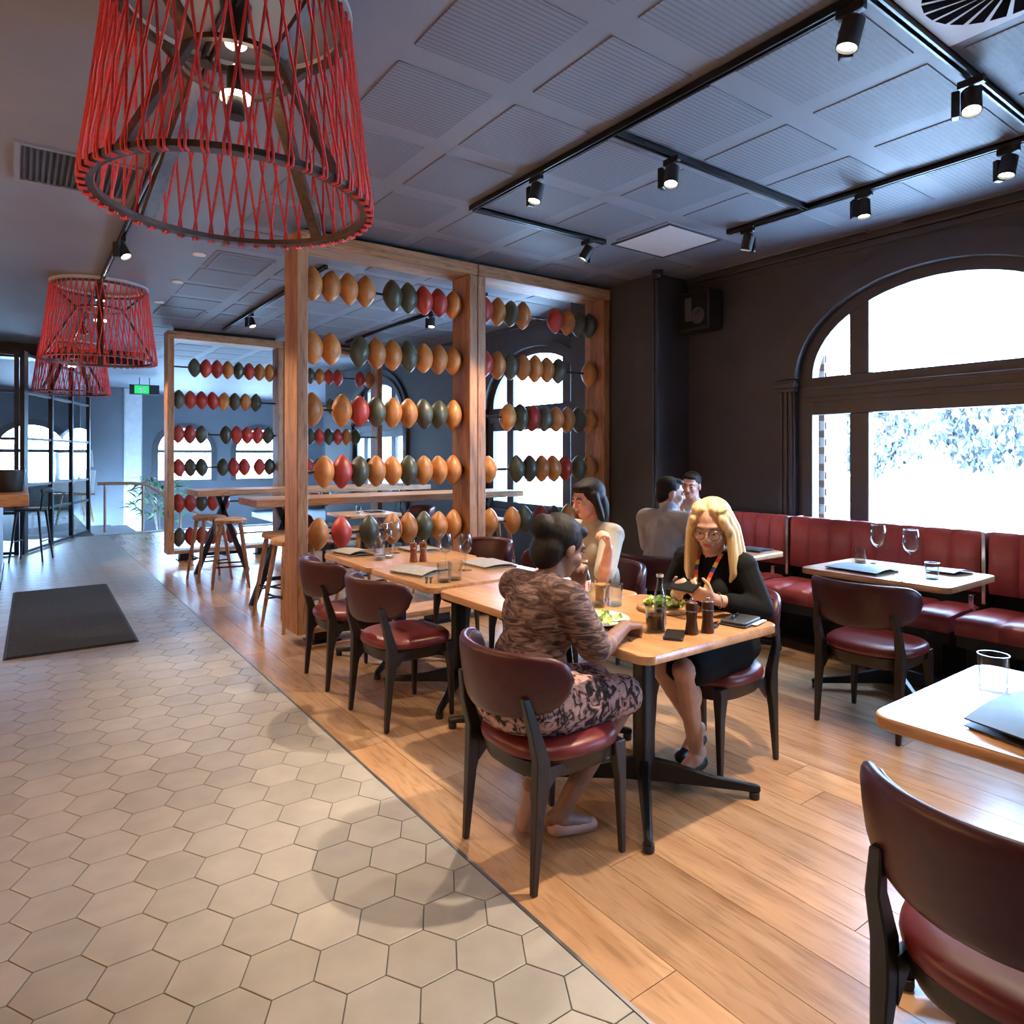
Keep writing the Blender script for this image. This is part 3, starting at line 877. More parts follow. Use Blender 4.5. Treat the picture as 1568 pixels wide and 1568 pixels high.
# ============================================================ PENDANT LAMPS
PB, PT = 2.455, 3.215
def make_pendant(loc, label):
    t = thing('pendant_lamp', label, 'lamp', loc, R(-14), 'red cord pendant lamps')
    rb_, rt_ = 0.525, 0.435
    def annulus(r0, r1, z0, z1, n=64):
        g = G(); rings = []
        for i in range(n):
            a = 2*math.pi*i/n; c, s = math.cos(a), math.sin(a)
            rings.append([(r0*c, r0*s, z0), (r1*c, r1*s, z0), (r1*c, r1*s, z1), (r0*c, r0*s, z1)])
        vs = [p for r in rings for p in r]; fs = []
        for i in range(n):
            for j in range(4):
                a, b = i*4+j, i*4+(j+1) % 4
                c2, d2 = ((i+1) % n)*4+(j+1) % 4, ((i+1) % n)*4+j
                fs.append((a, b, c2, d2))
        return g.add(vs, fs)
    obj('bottom_ring', annulus(rb_-0.045, rb_, PB, PB+0.022), 'shade', t)
    obj('top_ring', annulus(rt_-0.035, rt_, PT-0.022, PT), 'shade', t)
    obj('inner_ring', annulus(0.20, 0.225, PB+0.53, PB+0.55), 'shade', t)
    obj('ceiling_plate', annulus(0.415, 0.45, PT+0.012, CZ-0.002), 'stone', t)
    obj('canopy', G().lathe([(0, PT-0.02), (0.05, PT-0.02), (0.06, CZ-0.002), (0, CZ-0.002)], 24), 'black', t)
    for k in range(4):
        a = R(45+90*k)
        u = Vector((math.cos(a), math.sin(a), 0)); v = Vector((-math.sin(a), math.cos(a), 0))
        P = [u*(rt_-0.02) + Vector((0, 0, PT-0.01)), u*0.212 + Vector((0, 0, PB+0.54)), u*(rb_-0.025) + Vector((0, 0, PB+0.011))]
        for q in range(2):
            d = (P[q+1]-P[q]).normalized(); w = d.cross(v)
            g = G(); h1, h2 = 0.028, 0.010
            rings = [[p + v*h1 + w*h2, p - v*h1 + w*h2, p - v*h1 - w*h2, p + v*h1 - w*h2] for p in (P[q], P[q+1])]
            g.loft(rings); obj('strut', g, 'shade', t)
    # central twin downlight
    obj('stem', G().tube([(0, 0, CZ-0.01), (0, 0, PB+0.40)], 0.007), 'black', t)
    h = obj('lamp_head', G().lathe([(0, 0.66), (0.045, 0.66), (0.045, 0.80), (0.012, 0.82), (0, 0.82)], 20).lathe([(0, 0.37), (0.034, 0.37), (0.034, 0.56), (0.012, 0.58), (0, 0.58)], 20), 'black', t, loc=(0, 0, PB-0.02))
    obj('lamp_glass', G().lathe([(0, 0.655), (0.040, 0.655), (0.040, 0.662), (0, 0.662)], 20), 'lamp', h)
    obj('lamp_glass', annulus(0.038, 0.058, 0.44, 0.455, 24), 'lamp_soft', h)
    # crossing cords
    NC = 50
    def cord(tw):
        P0 = Vector((rb_+0.006, 0, PB+0.004))
        P1 = Vector(((rt_+0.006)*math.cos(tw), (rt_+0.006)*math.sin(tw), PT-0.004))
        g = G().tube([Vector((rb_-0.02, 0, PB-0.006)), Vector((rb_+0.004, 0, PB-0.007)), P0 + Vector((0, 0, 0.02)), (P0+P1)/2, P1], 0.0054, 6)
        me = g.mesh('cord', 60); me.materials.append(MT['cord']); return me
    ca, cb = cord(R(12)), cord(R(-12))
    for k in range(NC):
        a = 2*math.pi*k/NC
        link('cord', ca, None, t, None, (0, 0, a)); link('cord', cb, None, t, None, (0, 0, a + R(1.8)))
    return t
pend = make_pendant((0.69, 2.80, 0), 'large red cord pendant lamp hanging nearest above the tiled floor')
dup(pend, (0.68, 8.25, 0), R(40), 'middle red cord pendant lamp on the ceiling track')
dup(pend, (0.67, 12.8, 0), R(10), 'farthest red cord pendant lamp in front of the glazed partition')
# ============================================================ CHAIRS
def superell(w, d, n, p=2.6, front=0.0):
    out = []
    for i in range(n):
        a = 2*math.pi*i/n
        c, s = math.cos(a), math.sin(a)
        x = d/2*math.copysign(abs(c)**(2/p), c); y = w/2*math.copysign(abs(s)**(2/p), s)
        y *= 1 + front*(x/(d/2))
        out.append((x, y))
    return out
def make_chair(label, loc, rz, group):
    t = thing('dining_chair', label, 'chair', loc, rz, group)
    # upholstered seat
    g = G(); rings = []
    for k, z in ((0.90, 0.415), (0.985, 0.422), (1.0, 0.438), (0.985, 0.456), (0.93, 0.468), (0.75, 0.474), (0.4, 0.477), (0.05, 0.478)):
        rings.append([(x*k+0.015, y*k, z) for x, y in superell(0.475, 0.47, 40, 2.7, 0.06)])
    g.loft(rings); obj('seat', g, 'leather', t, smooth=60)
    # curved apron under the seat
    g = G(); rings = []
    for k, z in ((0.86, 0.352), (0.90, 0.372), (0.93, 0.414)):
        rings.append([(x*k+0.01, y*k, z) for x, y in superell(0.46, 0.46, 32, 3.2, 0.04)])
    g.loft(rings); obj('seat_frame', g, 'chairwood', t, smooth=50)
    for s in (-1, 1):
        g = G().qtube([(0.205, s*0.205, 0.0), (0.20, s*0.20, 0.28), (0.192, s*0.196, 0.36), (0.188, s*0.194, 0.42)],
                      [(0.011, 0.011), (0.019, 0.017), (0.026, 0.022), (0.028, 0.022)])
        obj('leg', g, 'chairwood', t, bevel=0.004)
        g = G().qtube([(-0.215, s*0.212, 0.0), (-0.195, s*0.210, 0.26), (-0.182, s*0.208, 0.36), (-0.182, s*0.210, 0.44), (-0.215, s*0.212, 0.55), (-0.240, s*0.195, 0.66)],
                      [(0.012, 0.011), (0.020, 0.017), (0.030, 0.020), (0.028, 0.019), (0.020, 0.016), (0.015, 0.013)])
        obj('leg', g, 'chairwood', t, bevel=0.004)
        g = G()
        g.loft([[(-0.17, s*0.195-0.009, 0.405), (-0.17, s*0.195+0.009, 0.405), (-0.17, s*0.195+0.009, 0.30), (-0.17, s*0.195-0.009, 0.30)],
                [(-0.10, s*0.195-0.009, 0.405), (-0.10, s*0.195+0.009, 0.405), (-0.10, s*0.195+0.009, 0.372), (-0.10, s*0.195-0.009, 0.372)],
                [(0.17, s*0.19-0.009, 0.405), (0.17, s*0.19+0.009, 0.405), (0.17, s*0.19+0.009, 0.365), (0.17, s*0.19-0.009, 0.365)]])
        obj('side_rail', g, 'chairwood', t)
    # wrap-around padded back
    g = G(); rings = []
    TH, n = R(74), 34
    for i in range(n+1):
        q = -1 + 2*i/n
        e = max(0.015, (1-abs(q)**9.0))**0.5
        th = q*TH
        zc_top = 0.800 - 0.012*abs(q)**2
        zb = 0.556 + 0.068*abs(q)**2.2
        zm = 0.5*(zc_top + zb) + 0.01
        hh = 0.5*(zc_top - zb)*e
        tk = 0.024*(0.45+0.55*e)
        ring = []
        for j in range(16):
            a = 2*math.pi*j/16
            ca, sa = math.cos(a), math.sin(a)
            dz = hh*math.copysign(abs(sa)**0.55, sa); dr = tk*math.copysign(abs(ca)**0.75, ca)
            z = zm + dz
            lean = 0.16*(z - 0.6)
            rx = 0.255 + dr + lean; ry = 0.276 + dr + lean*0.5
            ring.append((-0.022 - rx*math.cos(th)*0.98, ry*math.sin(th), z))
        rings.append(ring)
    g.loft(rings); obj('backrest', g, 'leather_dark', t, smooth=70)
    g = G()
    for dz, rr in ((0.0, 0.0),):
        pts = []
        for i in range(4, n-3):
            q = -1 + 2*i/n; th = q*TH
            e = max(0.015, (1-abs(q)**9.0))**0.5
            zt = 0.800 - 0.012*q*q; zb = 0.556 + 0.068*abs(q)**2.2
            z = 0.5*(zt+zb)+0.01 + 0.5*(zt-zb)*e*0.86
            lean = 0.16*(z-0.6)
            rx = 0.255 - 0.021 + lean; ry = 0.276 - 0.021 + lean*0.5
            pts.append((-0.022 - rx*math.cos(th)*0.98, ry*math.sin(th), z))
        g.tube(pts, 0.0035, 6)
    obj('piping', g, 'leather', t)
    return t
CG = 'oxblood leather dining chairs'
chair = make_chair('oxblood leather chair holding the woman in the printed dress', (1.60, 1.99, 0), 0, CG)
dup(chair, (1.77, 3.50, 0), R(3), 'empty oxblood chair facing the grey menu on the middle table', CG)
dup(chair, (1.77, 4.28, 0), R(-2), 'empty oxblood chair closest to the left timber post', CG)
dup(chair, (2.74, 2.10, 0), R(180), 'oxblood chair under the blonde woman in black', CG)
dup(chair, (2.83, 3.04, 0), R(182), 'oxblood chair under the person in the cream blouse', CG)
dup(chair, (2.84, 3.66, 0), R(178), 'empty oxblood chair across the middle table, beside the cream blouse', CG)
dup(chair, (2.84, 4.42, 0), R(184), 'empty oxblood chair across the middle table, in front of the middle post', CG)
dup(chair, (3.80, 1.83, 0), R(2), 'empty oxblood chair facing the booth table with the wine glasses', CG)
dup(chair, (1.68, 0.49, 0), R(0), 'oxblood chair closest to the camera at the bottom right corner', CG)
dup(chair, (3.62, 3.20, 0), R(4), 'oxblood chair behind the man in the grey shirt', CG)
dup(chair, (2.85, 7.95, 0), R(0), 'distant oxblood chair beyond the high table, left of its small table', CG)
dup(chair, (4.15, 7.95, 0), R(180), 'distant oxblood chair beyond the high table, right of its small table', CG)

# ============================================================ TABLES
def make_table(label, loc, w, d, group):
    """w along x, d along y"""
    t = thing('dining_table', label, 'table', loc, 0, group)
    g = G(); rings = []
    for k, z in ((-0.006, 0.713), (0, 0.717), (0, 0.746), (-0.003, 0.75)):
        rings.append([(x, y, z) for x, y in rrect(w+2*k, d+2*k, 0.055, 6)])
    g.loft(rings); obj('tabletop', g, 'oak', t, smooth=40)
    obj('column', G().prism(rrect(0.075, 0.075, 0.012, 3), 0.06, 0.713), 'black', t)
    obj('top_plate', G().prism(rrect(0.36, 0.36, 0.02, 2), 0.700, 0.7128), 'black', t)
    for k in range(4):
        a = R(45+90*k); u = Vector((math.cos(a), math.sin(a), 0)); v = Vector((-math.sin(a), math.cos(a), 0))
        g = G()
        rings = []
        for s, hw, z0, z1 in ((0.02, 0.030, 0.055, 0.150), (0.10, 0.028, 0.055, 0.135), (0.30, 0.022, 0.042, 0.085), (0.475, 0.018, 0.032, 0.060), (0.49, 0.012, 0.034, 0.055)):
            p = u*s
            rings.append([p+v*hw+Vector((0, 0, z0)), p-v*hw+Vector((0, 0, z0)), p-v*hw*0.6+Vector((0, 0, z1)), p+v*hw*0.6+Vector((0, 0, z1))])
        g.loft(rings)
        ar = obj('base_arm', g, 'black', t, bevel=0.004)
        obj('foot', G().lathe([(0, 0), (0.020, 0), (0.022, 0.006), (0.022, 0.030), (0, 0.032)], 16, u*0.465), 'blackmatt', ar)
    return t
TG = 'oak pedestal tables'
def tab(label, x0, x1, y0, y1): return make_table(label, ((x0+x1)/2, (y0+y1)/2, 0), x1-x0, y1-y0, TG)
tab('oak pedestal table between the printed dress woman and the blonde woman', 1.80, 2.63, 1.66, 2.452)
tab('oak pedestal table holding the red-labelled bottle, pushed against the nearest dining table', 1.80, 2.63, 2.458, 3.15)
tab('oak pedestal table with the grey menu, nearer half of the middle pair', 1.80, 2.65, 3.22, 4.022)
tab('oak pedestal table with the folded napkin, farther half of the middle pair', 1.80, 2.65, 4.028, 4.84)
tab('oak booth table under the window carrying two wine glasses', 4.06, 4.75, 1.56, 2.43)
tab('oak booth table between the two men in shirts', 3.98, 4.64, 2.88, 3.66)
tab('oak table at the right edge carrying a tumbler and menu', 1.92, 2.70, 0.14, 0.94)
tab('small far dining table between two distant oxblood chairs', 3.13, 3.86, 7.6, 8.3)

# ============================================================ BOOTH
def make_booth(y0, y1, label):
    t = thing('booth_bench', label, 'bench', (0, y0, 0), 0, 'red leather booth benches')
    W = y1-y0; n = 8; cw = (W-0.05)/n
    obj('back_board', G().box(5.36, 5.455, 0.015, W-0.015, 0.10, 0.945), 'blackmatt', t, bevel=0.006)
    # one padded upright channel
    def chan(x0, x1, z0, z1):
        rings = []
        for i in range(9):
            q = -1+2*i/8
            e = math.sqrt(max(0, 1-abs(q)**4))
            y = cw/2*q
            dx = 0.010*(e-1)
            rings.append([(x0-dx, y, z0), (x0-0.020-dx*2.0+0.0, y, z0+0.06), (x0-0.012-dx*2.0, y, (z0+z1)/2), (x0-0.005-dx*1.6, y, z1-0.05), (x0+0.03, y, z1-0.004+dx*0.4), (x0+0.10, y, z1-0.004+dx*0.4), (x1, y, z1-0.05), (x1, y, z0)])
        g = G(); g.loft(rings); me = g.mesh('back_channel', 50); me.materials.append(MT['booth']); return me
    cm = chan(5.235, 5.40, 0.545, 0.962)
    for k in range(n):
        link('back_channel', cm, None, t, (0, 0.025+cw*(k+0.5), 0))
    rings = []
    sw = (W-0.04)/6
    for i in range(9):
        q = -1+2*i/8; e = math.sqrt(max(0, 1-abs(q)**4)); y = sw/2*q; dz = 0.016*(e-1)
        rings.append([(4.715, y, 0.35), (4.700-dz, y, 0.385), (4.705-dz, y, 0.43), (4.735, y, 0.465+dz), (4.95, y, 0.474+dz), (5.22, y, 0.462+dz), (5.24, y, 0.35)])
    g = G(); g.loft(rings); sm = g.mesh('seat_channel', 50); sm.materials.append(MT['booth'])
    for k in range(6):
        link('seat_channel', sm, None, t, (0, 0.02+sw*(k+0.5), 0))
    obj('seat_base', G().box(4.74, 5.30, 0.02, W-0.02, 0.27, 0.352), 'blackmatt', t, bevel=0.005)
    for yy in (0.10, W-0.10):
        obj('leg', G().box(4.76, 4.82, yy-0.03, yy+0.03, 0.0, 0.27), 'chairwood', t, bevel=0.004)
    obj('plinth', G().box(5.10, 5.30, 0.04, W-0.04, 0.0, 0.27), 'blackmatt', t)
    obj('edge_strip', G().box(5.225, 5.46, -0.012, 0.012, 0.47, 0.955), 'chrome', t, bevel=0.003)
    obj('seat_bracket', G().box(5.02, 5.06, -0.015, 0.015, 0.44, 0.56), 'chrome', t, bevel=0.003)
    return t
make_booth(3.24, 4.44, 'red channelled leather booth bench at the pier end')
make_booth(1.80, 3.24, 'red channelled leather booth bench below the left window panes')
make_booth(0.36, 1.80, 'red channelled leather booth bench at the right edge of the view')

# ============================================================ HIGH TABLES, STOOLS, COUNTER
def high_table(label, x0, x1, y0, y1):
    t = thing('high_table', label, 'table', ((x0+x1)/2, (y0+y1)/2, 0), 0, 'tall communal tables')
    w, d = x1-x0, y1-y0
    nb = 4
    for k in range(nb):
        obj('top_board', G().box(-w/2, w/2, -d/2+d*k/nb+0.001, -d/2+d*(k+1)/nb-0.001, 0.975, 1.045), 'timber_x', t, bevel=0.004)
    for sx in (-1, 1):
        for s in (-1, 1):
            obj('leg', G().loft([[(sx*(w/2-0.35)+s*0.30-0.03, -0.035, 0.0), (sx*(w/2-0.35)+s*0.30+0.03, -0.035, 0.0), (sx*(w/2-0.35)+s*0.30+0.03, 0.035, 0.0), (sx*(w/2-0.35)+s*0.30-0.03, 0.035, 0.0)],
                                 [(sx*(w/2-0.35)-s*0.06-0.03, -0.035, 0.975), (sx*(w/2-0.35)-s*0.06+0.03, -0.035, 0.975), (sx*(w/2-0.35)-s*0.06+0.03, 0.035, 0.975), (sx*(w/2-0.35)-s*0.06-0.03, 0.035, 0.975)]]), 'black', t)
        obj('footrest', G().box(sx*(w/2-0.35)-0.25, sx*(w/2-0.35)+0.25, -0.02, 0.02, 0.22, 0.26), 'black', t)
    return t
high_table('tall timber communal table just behind the near timber frames', 1.80, 4.95, 6.55, 7.2)
high_table('tall timber communal table farther back by the far frames', 1.72, 4.9, 8.75, 9.4)
def make_stool(label, loc, rz, group):
    t = thing('bar_stool', label, 'stool', loc, rz, group)
    g = G(); rings = []
    for k, z in ((0.85, 0.705), (1, 0.715), (1, 0.742), (0.93, 0.752), (0.5, 0.742), (0.05, 0.738)):
        rings.append([(x*k, y*k, z + 0.012*(y/0.2)**2) for x, y in superell(0.40, 0.34, 24, 2.6)])
    g.loft(rings); obj('seat', g, 'stoolwood', t, smooth=50)
    for sx in (-1, 1):
        for sy in (-1, 1):
            obj('leg', G().tube([(sx*0.19, sy*0.19, 0.0), (sx*0.15, sy*0.155, 0.35), (sx*0.10, sy*0.12, 0.71)], [0.013, 0.020, 0.023], 10), 'stoolwood', t)
    for sy in (-1, 1):
        obj('footrest', G().tube([(-0.163, sy*0.167, 0.24), (0.163, sy*0.167, 0.24)], 0.009), 'black', t)
    for sx in (-1, 1):
        obj('footrest', G().tube([(sx*0.158, -0.163, 0.28), (sx*0.158, 0.163, 0.28)], 0.009), 'black', t)
    return t
SG = 'timber bar stools at the tall tables'
st = make_stool('timber bar stool nearest the left timber post', (1.90, 5.80, 0), R(10), SG)
for (x, y, a, l) in ((1.98, 6.30, 24, 'timber bar stool tucked at the near corner of the tall table'),
                     (1.92, 8.02, -12, 'timber bar stool standing alone between the two tall tables'),
                     (1.82, 8.60, 8, 'timber bar stool at the left end of the farther tall table'),
                     (2.75, 6.30, 4, 'timber bar stool behind the left bay, second along the tall table'),
                     (3.62, 6.30, 14, 'timber bar stool seen through the right bay, beside the middle post'),
                     (4.35, 6.30, -8, 'timber bar stool behind the right bay below the second window')):
    dup(st, (x, y, 0), R(a), l, SG)

# counter at the far left with its stools
ct = thing('bar_counter', 'bar counter with thick timber top at the far left edge', 'counter', (0, 0, 0))
obj('counter_top', G().box(-2.6, 0.08, 8.95, 11.3, 0.92, 1.05), 'timber_x', ct, bevel=0.006)
obj('counter_front', G().box(-2.5, -0.18, 9.25, 11.25, 0.0, 0.92), 'counter', ct)
obj('kick_plate', G().box(-2.52, -0.17, 9.23, 11.25, 0.0, 0.09), 'black', ct)
bk = thing('ice_bucket', 'black bucket standing on the timber bar counter', 'bucket', (-0.10, 9.75, 1.05))
obj('bucket_wall', G().lathe([(0, 0.0), (0.12, 0), (0.135, 0.02), (0.15, 0.24), (0.142, 0.24), (0.128, 0.03), (0, 0.02)], 28), 'blackmatt', bk)
obj('rim', G().lathe([(0.146, 0.235), (0.158, 0.235), (0.158, 0.255), (0.146, 0.255)], 28), 'black', bk)
def counter_stool(label, loc, rz):
    t = thing('counter_stool', label, 'stool', loc, rz, 'black stools at the bar counter')
    g = G(); rings = []
    for k, z in ((0.9, 0.70), (1, 0.71), (1, 0.73), (0.9, 0.74)):
        rings.append([(x*k, y*k, z) for x, y in superell(0.38, 0.36, 20, 2.8)])
    g.loft(rings); obj('seat', g, 'blackmatt', t)
    for sx in (-1, 1):
        for sy in (-1, 1):
            obj('leg', G().tube([(sx*0.20, sy*0.19, 0.0), (sx*0.13, sy*0.13, 0.705)], [0.012, 0.019], 8), 'chairwood', t)
        obj('footrest', G().tube([(sx*0.17, -0.17, 0.28), (sx*0.17, 0.17, 0.28)], 0.009), 'black', t)
    for s in (-1, 1):
        obj('back_post', G().tube([(-0.16, s*0.15, 0.70), (-0.20, s*0.16, 1.02)], 0.011, 8), 'black', t)
    obj('backrest', G().tube([(-0.19, -0.19, 0.98), (-0.23, 0, 0.99), (-0.19, 0.19, 0.98)], 0.028, 8, flat=(0.5, 1.3)), 'blackmatt', t)
    return t
counter_stool('black stool pushed closest to the end of the bar counter', (0.13, 11.58, 0), R(160))

# ============================================================ GLAZED PARTITION, STAIR RAIL, EASEL, PLANT
gp = thing('glazed_partition', 'black steel glazed partition dividing off the stair lobby', 'partition', (0, 0, 0))
A, B = Vector((-0.9, 9.6+0.0, 0)), Vector((1.06, 15.24, 0))
A = Vector((0.05, 12.40, 0))
dirv = (B-A).normalized(); nrm = Vector((-dirv.y, dirv.x, 0)); Lp = (B-A).length
ang = math.atan2(dirv.y, dirv.x)
gp.location = A; gp.rotation_euler = (0, 0, ang)
posts = [0.0, Lp*0.36, Lp*0.68, Lp]
for i, p in enumerate(posts):
    h = 0.07 if i == 0 else 0.03
    obj('upright', G().box(p-h, p+h, -0.03, 0.03, 0.0, 3.02), 'steelgrey', gp)
zs = [0.03, 0.62, 1.02, 1.72, 2.42, 2.98]
for z in zs:
    obj('glazing_bar', G().box(0, Lp, -0.02, 0.02, z-0.02, z+0.02), 'steelgrey', gp)
for i in range(len(posts)-1):
    for j in range(len(zs)-1):
        obj('pane', G().box(posts[i]+0.03, posts[i+1]-0.03, -0.003, 0.003, zs[j]+0.02, zs[j+1]-0.02), 'pane', gp)
gq = thing('glazed_partition', 'black steel glazed screen behind the bar counter at far left', 'partition', (-2.6, 12.4, 0))
for p in (0.0, 0.85, 1.7, 2.56):
    obj('upright', G().box(p-0.03, p+0.03, -0.03, 0.03, 0.0, 3.02), 'steelgrey', gq)
for z in zs:
    obj('glazing_bar', G().box(0, 2.56, -0.02, 0.02, z-0.02, z+0.02), 'steelgrey', gq)
for p in (0.0, 0.85, 1.7):
    for k in range(len(zs)-1):
        obj('pane', G().box(p+0.03, p+0.82, -0.003, 0.003, zs[k]+0.02, zs[k+1]-0.02), 'pane', gq)
hr = thing('stair_rail', 'timber-capped stair balustrade with glass beside the partition', 'railing', (0, 0, 0))
obj('handrail', G().tube([(1.20, 15.1, 0.93), (1.75, 15.0, 0.93), (2.00, 14.95, 0.90), (3.30, 14.75, 0.02)], 0.032, 10), 'copper', hr)
for x, y, z0, z1 in ((1.32, 15.1, -0.02, 0.93), (1.95, 14.96, -0.1, 0.91), (2.60, 14.86, -0.6, 0.50)):
    obj('baluster', G().tube([(x, y, z0), (x, y, z1)], 0.022, 8), 'copper', hr)
obj('glass_panel', G().prism([(2.0, -0.3), (3.2, -0.9), (3.2, 0.02), (2.0, 0.84)], -14.97, -14.96, Matrix(((1,0,0,0),(0,0,-1,0),(0,1,0,0),(0,0,0,1)))), 'pane', hr)
es = thing('easel', 'easel carrying white sheets behind the glazed partition', 'easel', (0.95, 17.2, 0), R(-20))
for s in (-1, 1):
    obj('leg', G().tube([(s*0.35, 0, 0), (s*0.05, 0.1, 1.75)], 0.022, 8), 'stoolwood', es)
obj('leg', G().tube([(0, 0.65, 0), (0, 0.1, 1.7)], 0.022, 8), 'stoolwood', es)
obj('ledge', G().box(-0.4, 0.4, -0.06, 0.04, 0.62, 0.66), 'stoolwood', es)
obj('sheet', G().cbox((0.0, 0.0, 0.93), (0.75, 0.02, 0.5), Euler((R(-6), R(4), 0)).to_matrix()), 'white', es)
obj('sheet', G().cbox((-0.02, 0.03, 1.38), (0.7, 0.02, 0.36), Euler((R(-6), R(-5), 0)).to_matrix()), 'white', es)
def leafy(name, label, loc, n, hgt, spread, L, seed):
    t = thing(name, label, 'plant', loc)
    rr = random.Random(seed)
    obj('pot', G().lathe([(0, 0), (0.16, 0), (0.22, 0.35), (0.20, 0.35), (0.15, 0.05), (0, 0.05)], 20), 'blackmatt', t)
    lf = G()
    lf.add([(0, 0, 0), (L*0.35, -L*0.10, L*0.05), (L, 0, -L*0.12), (L*0.35, L*0.10, L*0.05), (L*0.4, 0, 0.02)], [(0, 1, 4), (1, 2, 4), (2, 3, 4), (3, 0, 4)])
    me = lf.mesh('leaf', 0); me.materials.append(MT['leaf'])
    for k in range(7):
        a = rr.uniform(0, 6.28)
        obj('stem', G().tube([(0, 0, 0.1), (0.3*spread*math.cos(a), 0.3*spread*math.sin(a), hgt*0.6), (spread*0.8*math.cos(a), spread*0.8*math.sin(a), hgt)], 0.008, 5), 'bark', t)
    for k in range(n):
        a = rr.uniform(0, 6.28); r = spread*math.sqrt(rr.random())
        link('leaf', me, None, t, (r*math.cos(a), r*math.sin(a), rr.uniform(0.45, 1)*hgt), (rr.uniform(-0.5, 0.5), rr.uniform(-0.9, 0.5), a))
    return t
leafy('potted_plant', 'leafy green plant rising behind the stair handrail', (2.55, 16.9, -0.75), 200, 1.75, 0.55, 0.30, 3)
# ============================================================ CEILING FIXTURES AND LIGHTS
def rail(label, p0, p1):
    o = thing('track_rail', label, 'rail', (0, 0, 0), 0, 'black lighting tracks')
    p0, p1 = Vector(p0), Vector(p1); d = (p1-p0).normalized(); v = Vector((-d.y, d.x, 0))
    g = G()
    for s in (-1, 1):
        q = v*s*0.0145
        rr = [[p + q + v*0.0045, p + q - v*0.0045, p + q - v*0.0045 - Vector((0, 0, 0.034)), p + q + v*0.0045 - Vector((0, 0, 0.034))] for p in (p0, p1)]
        g.loft(rr)
    obj('track_side', g, 'black', o)
    g = G(); rr = [[p + v*0.019, p - v*0.019, p - v*0.019 - Vector((0, 0, 0.012)), p + v*0.019 - Vector((0, 0, 0.012))] for p in (p0, p1)]
    g.loft(rr); obj('track_core', g, 'black', o)
    g = G(); rr = [[p + v*0.005 - Vector((0, 0, 0.012)), p - v*0.005 - Vector((0, 0, 0.012)), p - v*0.005 - Vector((0, 0, 0.02)), p + v*0.005 - Vector((0, 0, 0.02))] for p in (p0, p1)]
    g.loft(rr); obj('conductor', g, 'chrome', o)
TZ = CZ - 0.006
rail('long black lighting track nearest the camera above the tables', (2.60, -1.2, TZ), (2.60, 4.06, TZ))
rail('long black lighting track running along the window wall side', (4.51, -1.2, TZ), (4.51, 3.30, TZ))
rail('black cross track joining the two long tracks in the middle', (2.62, 2.64, TZ), (4.49, 2.64, TZ))
rail('black cross track nearest the camera beside the round diffuser', (2.62, 1.27, TZ), (4.49, 1.27, TZ))
rail('short black cross track closest to the timber frames', (2.62, 4.05, TZ), (3.90, 4.05, TZ))
rail('black lighting track feeding the red pendant lamps', (0.665, -1.0, TZ), (0.665, 13.1, TZ))
rail('black lighting track behind the near frame, on its left', (2.3, 6.1, TZ), (2.3, 10.0, TZ))
rail('black lighting track behind the near frame, toward the windows', (4.1, 6.1, TZ), (4.1, 10.0, TZ))

def track_light(label, loc, aim, power, twin=True, size=62, dummy=False):
    t = thing('track_light', label, 'lamp', loc, 0, 'black track spotlights')
    obj('adapter', G().box(-0.017, 0.017, -0.055, 0.055, -0.035, 0.0), 'black', t, bevel=0.003)
    obj('swivel', G().tube([(0, 0, -0.035), (0, 0, -0.07)], 0.012), 'black', t)
    pv = Vector((0, 0, -0.10)); d = (Vector(aim) - Vector(loc) - pv).normalized()
    q = d.to_track_quat('-Z', 'Y').to_matrix()
    hd = obj('lamp_head', G().lathe([(0, 0.055), (0.030, 0.055), (0.042, 0.045), (0.042, -0.065), (0.038, -0.065), (0.036, -0.050), (0, -0.050)], 24, pv, q), 'blackmatt', t)
    obj('lens', G().lathe([(0, -0.049), (0.036, -0.049), (0.036, -0.053), (0, -0.053)], 24, pv, q), 'lamp', hd)
    g = G()
    hor = Vector((d.y, -d.x, 0)); hor = hor.normalized() if hor.length > 1e-4 else Vector((1, 0, 0))
    g.cbox(pv + hor*0.062 + Vector((0, 0, -0.01)), (0.05, 0.034, 0.12), Matrix.Rotation(math.atan2(hor.y, hor.x) + R(90), 3, 'Z'))
    obj('driver_box', g, 'black', t, bevel=0.004)
    sp = spot('track_spot', tuple(pv + d*0.075), tuple(pv + d*2), power*2.2, size, 0.55, WARM, None, 0.03)
    sp.parent = t
    return t
HZ = TZ - 0.034
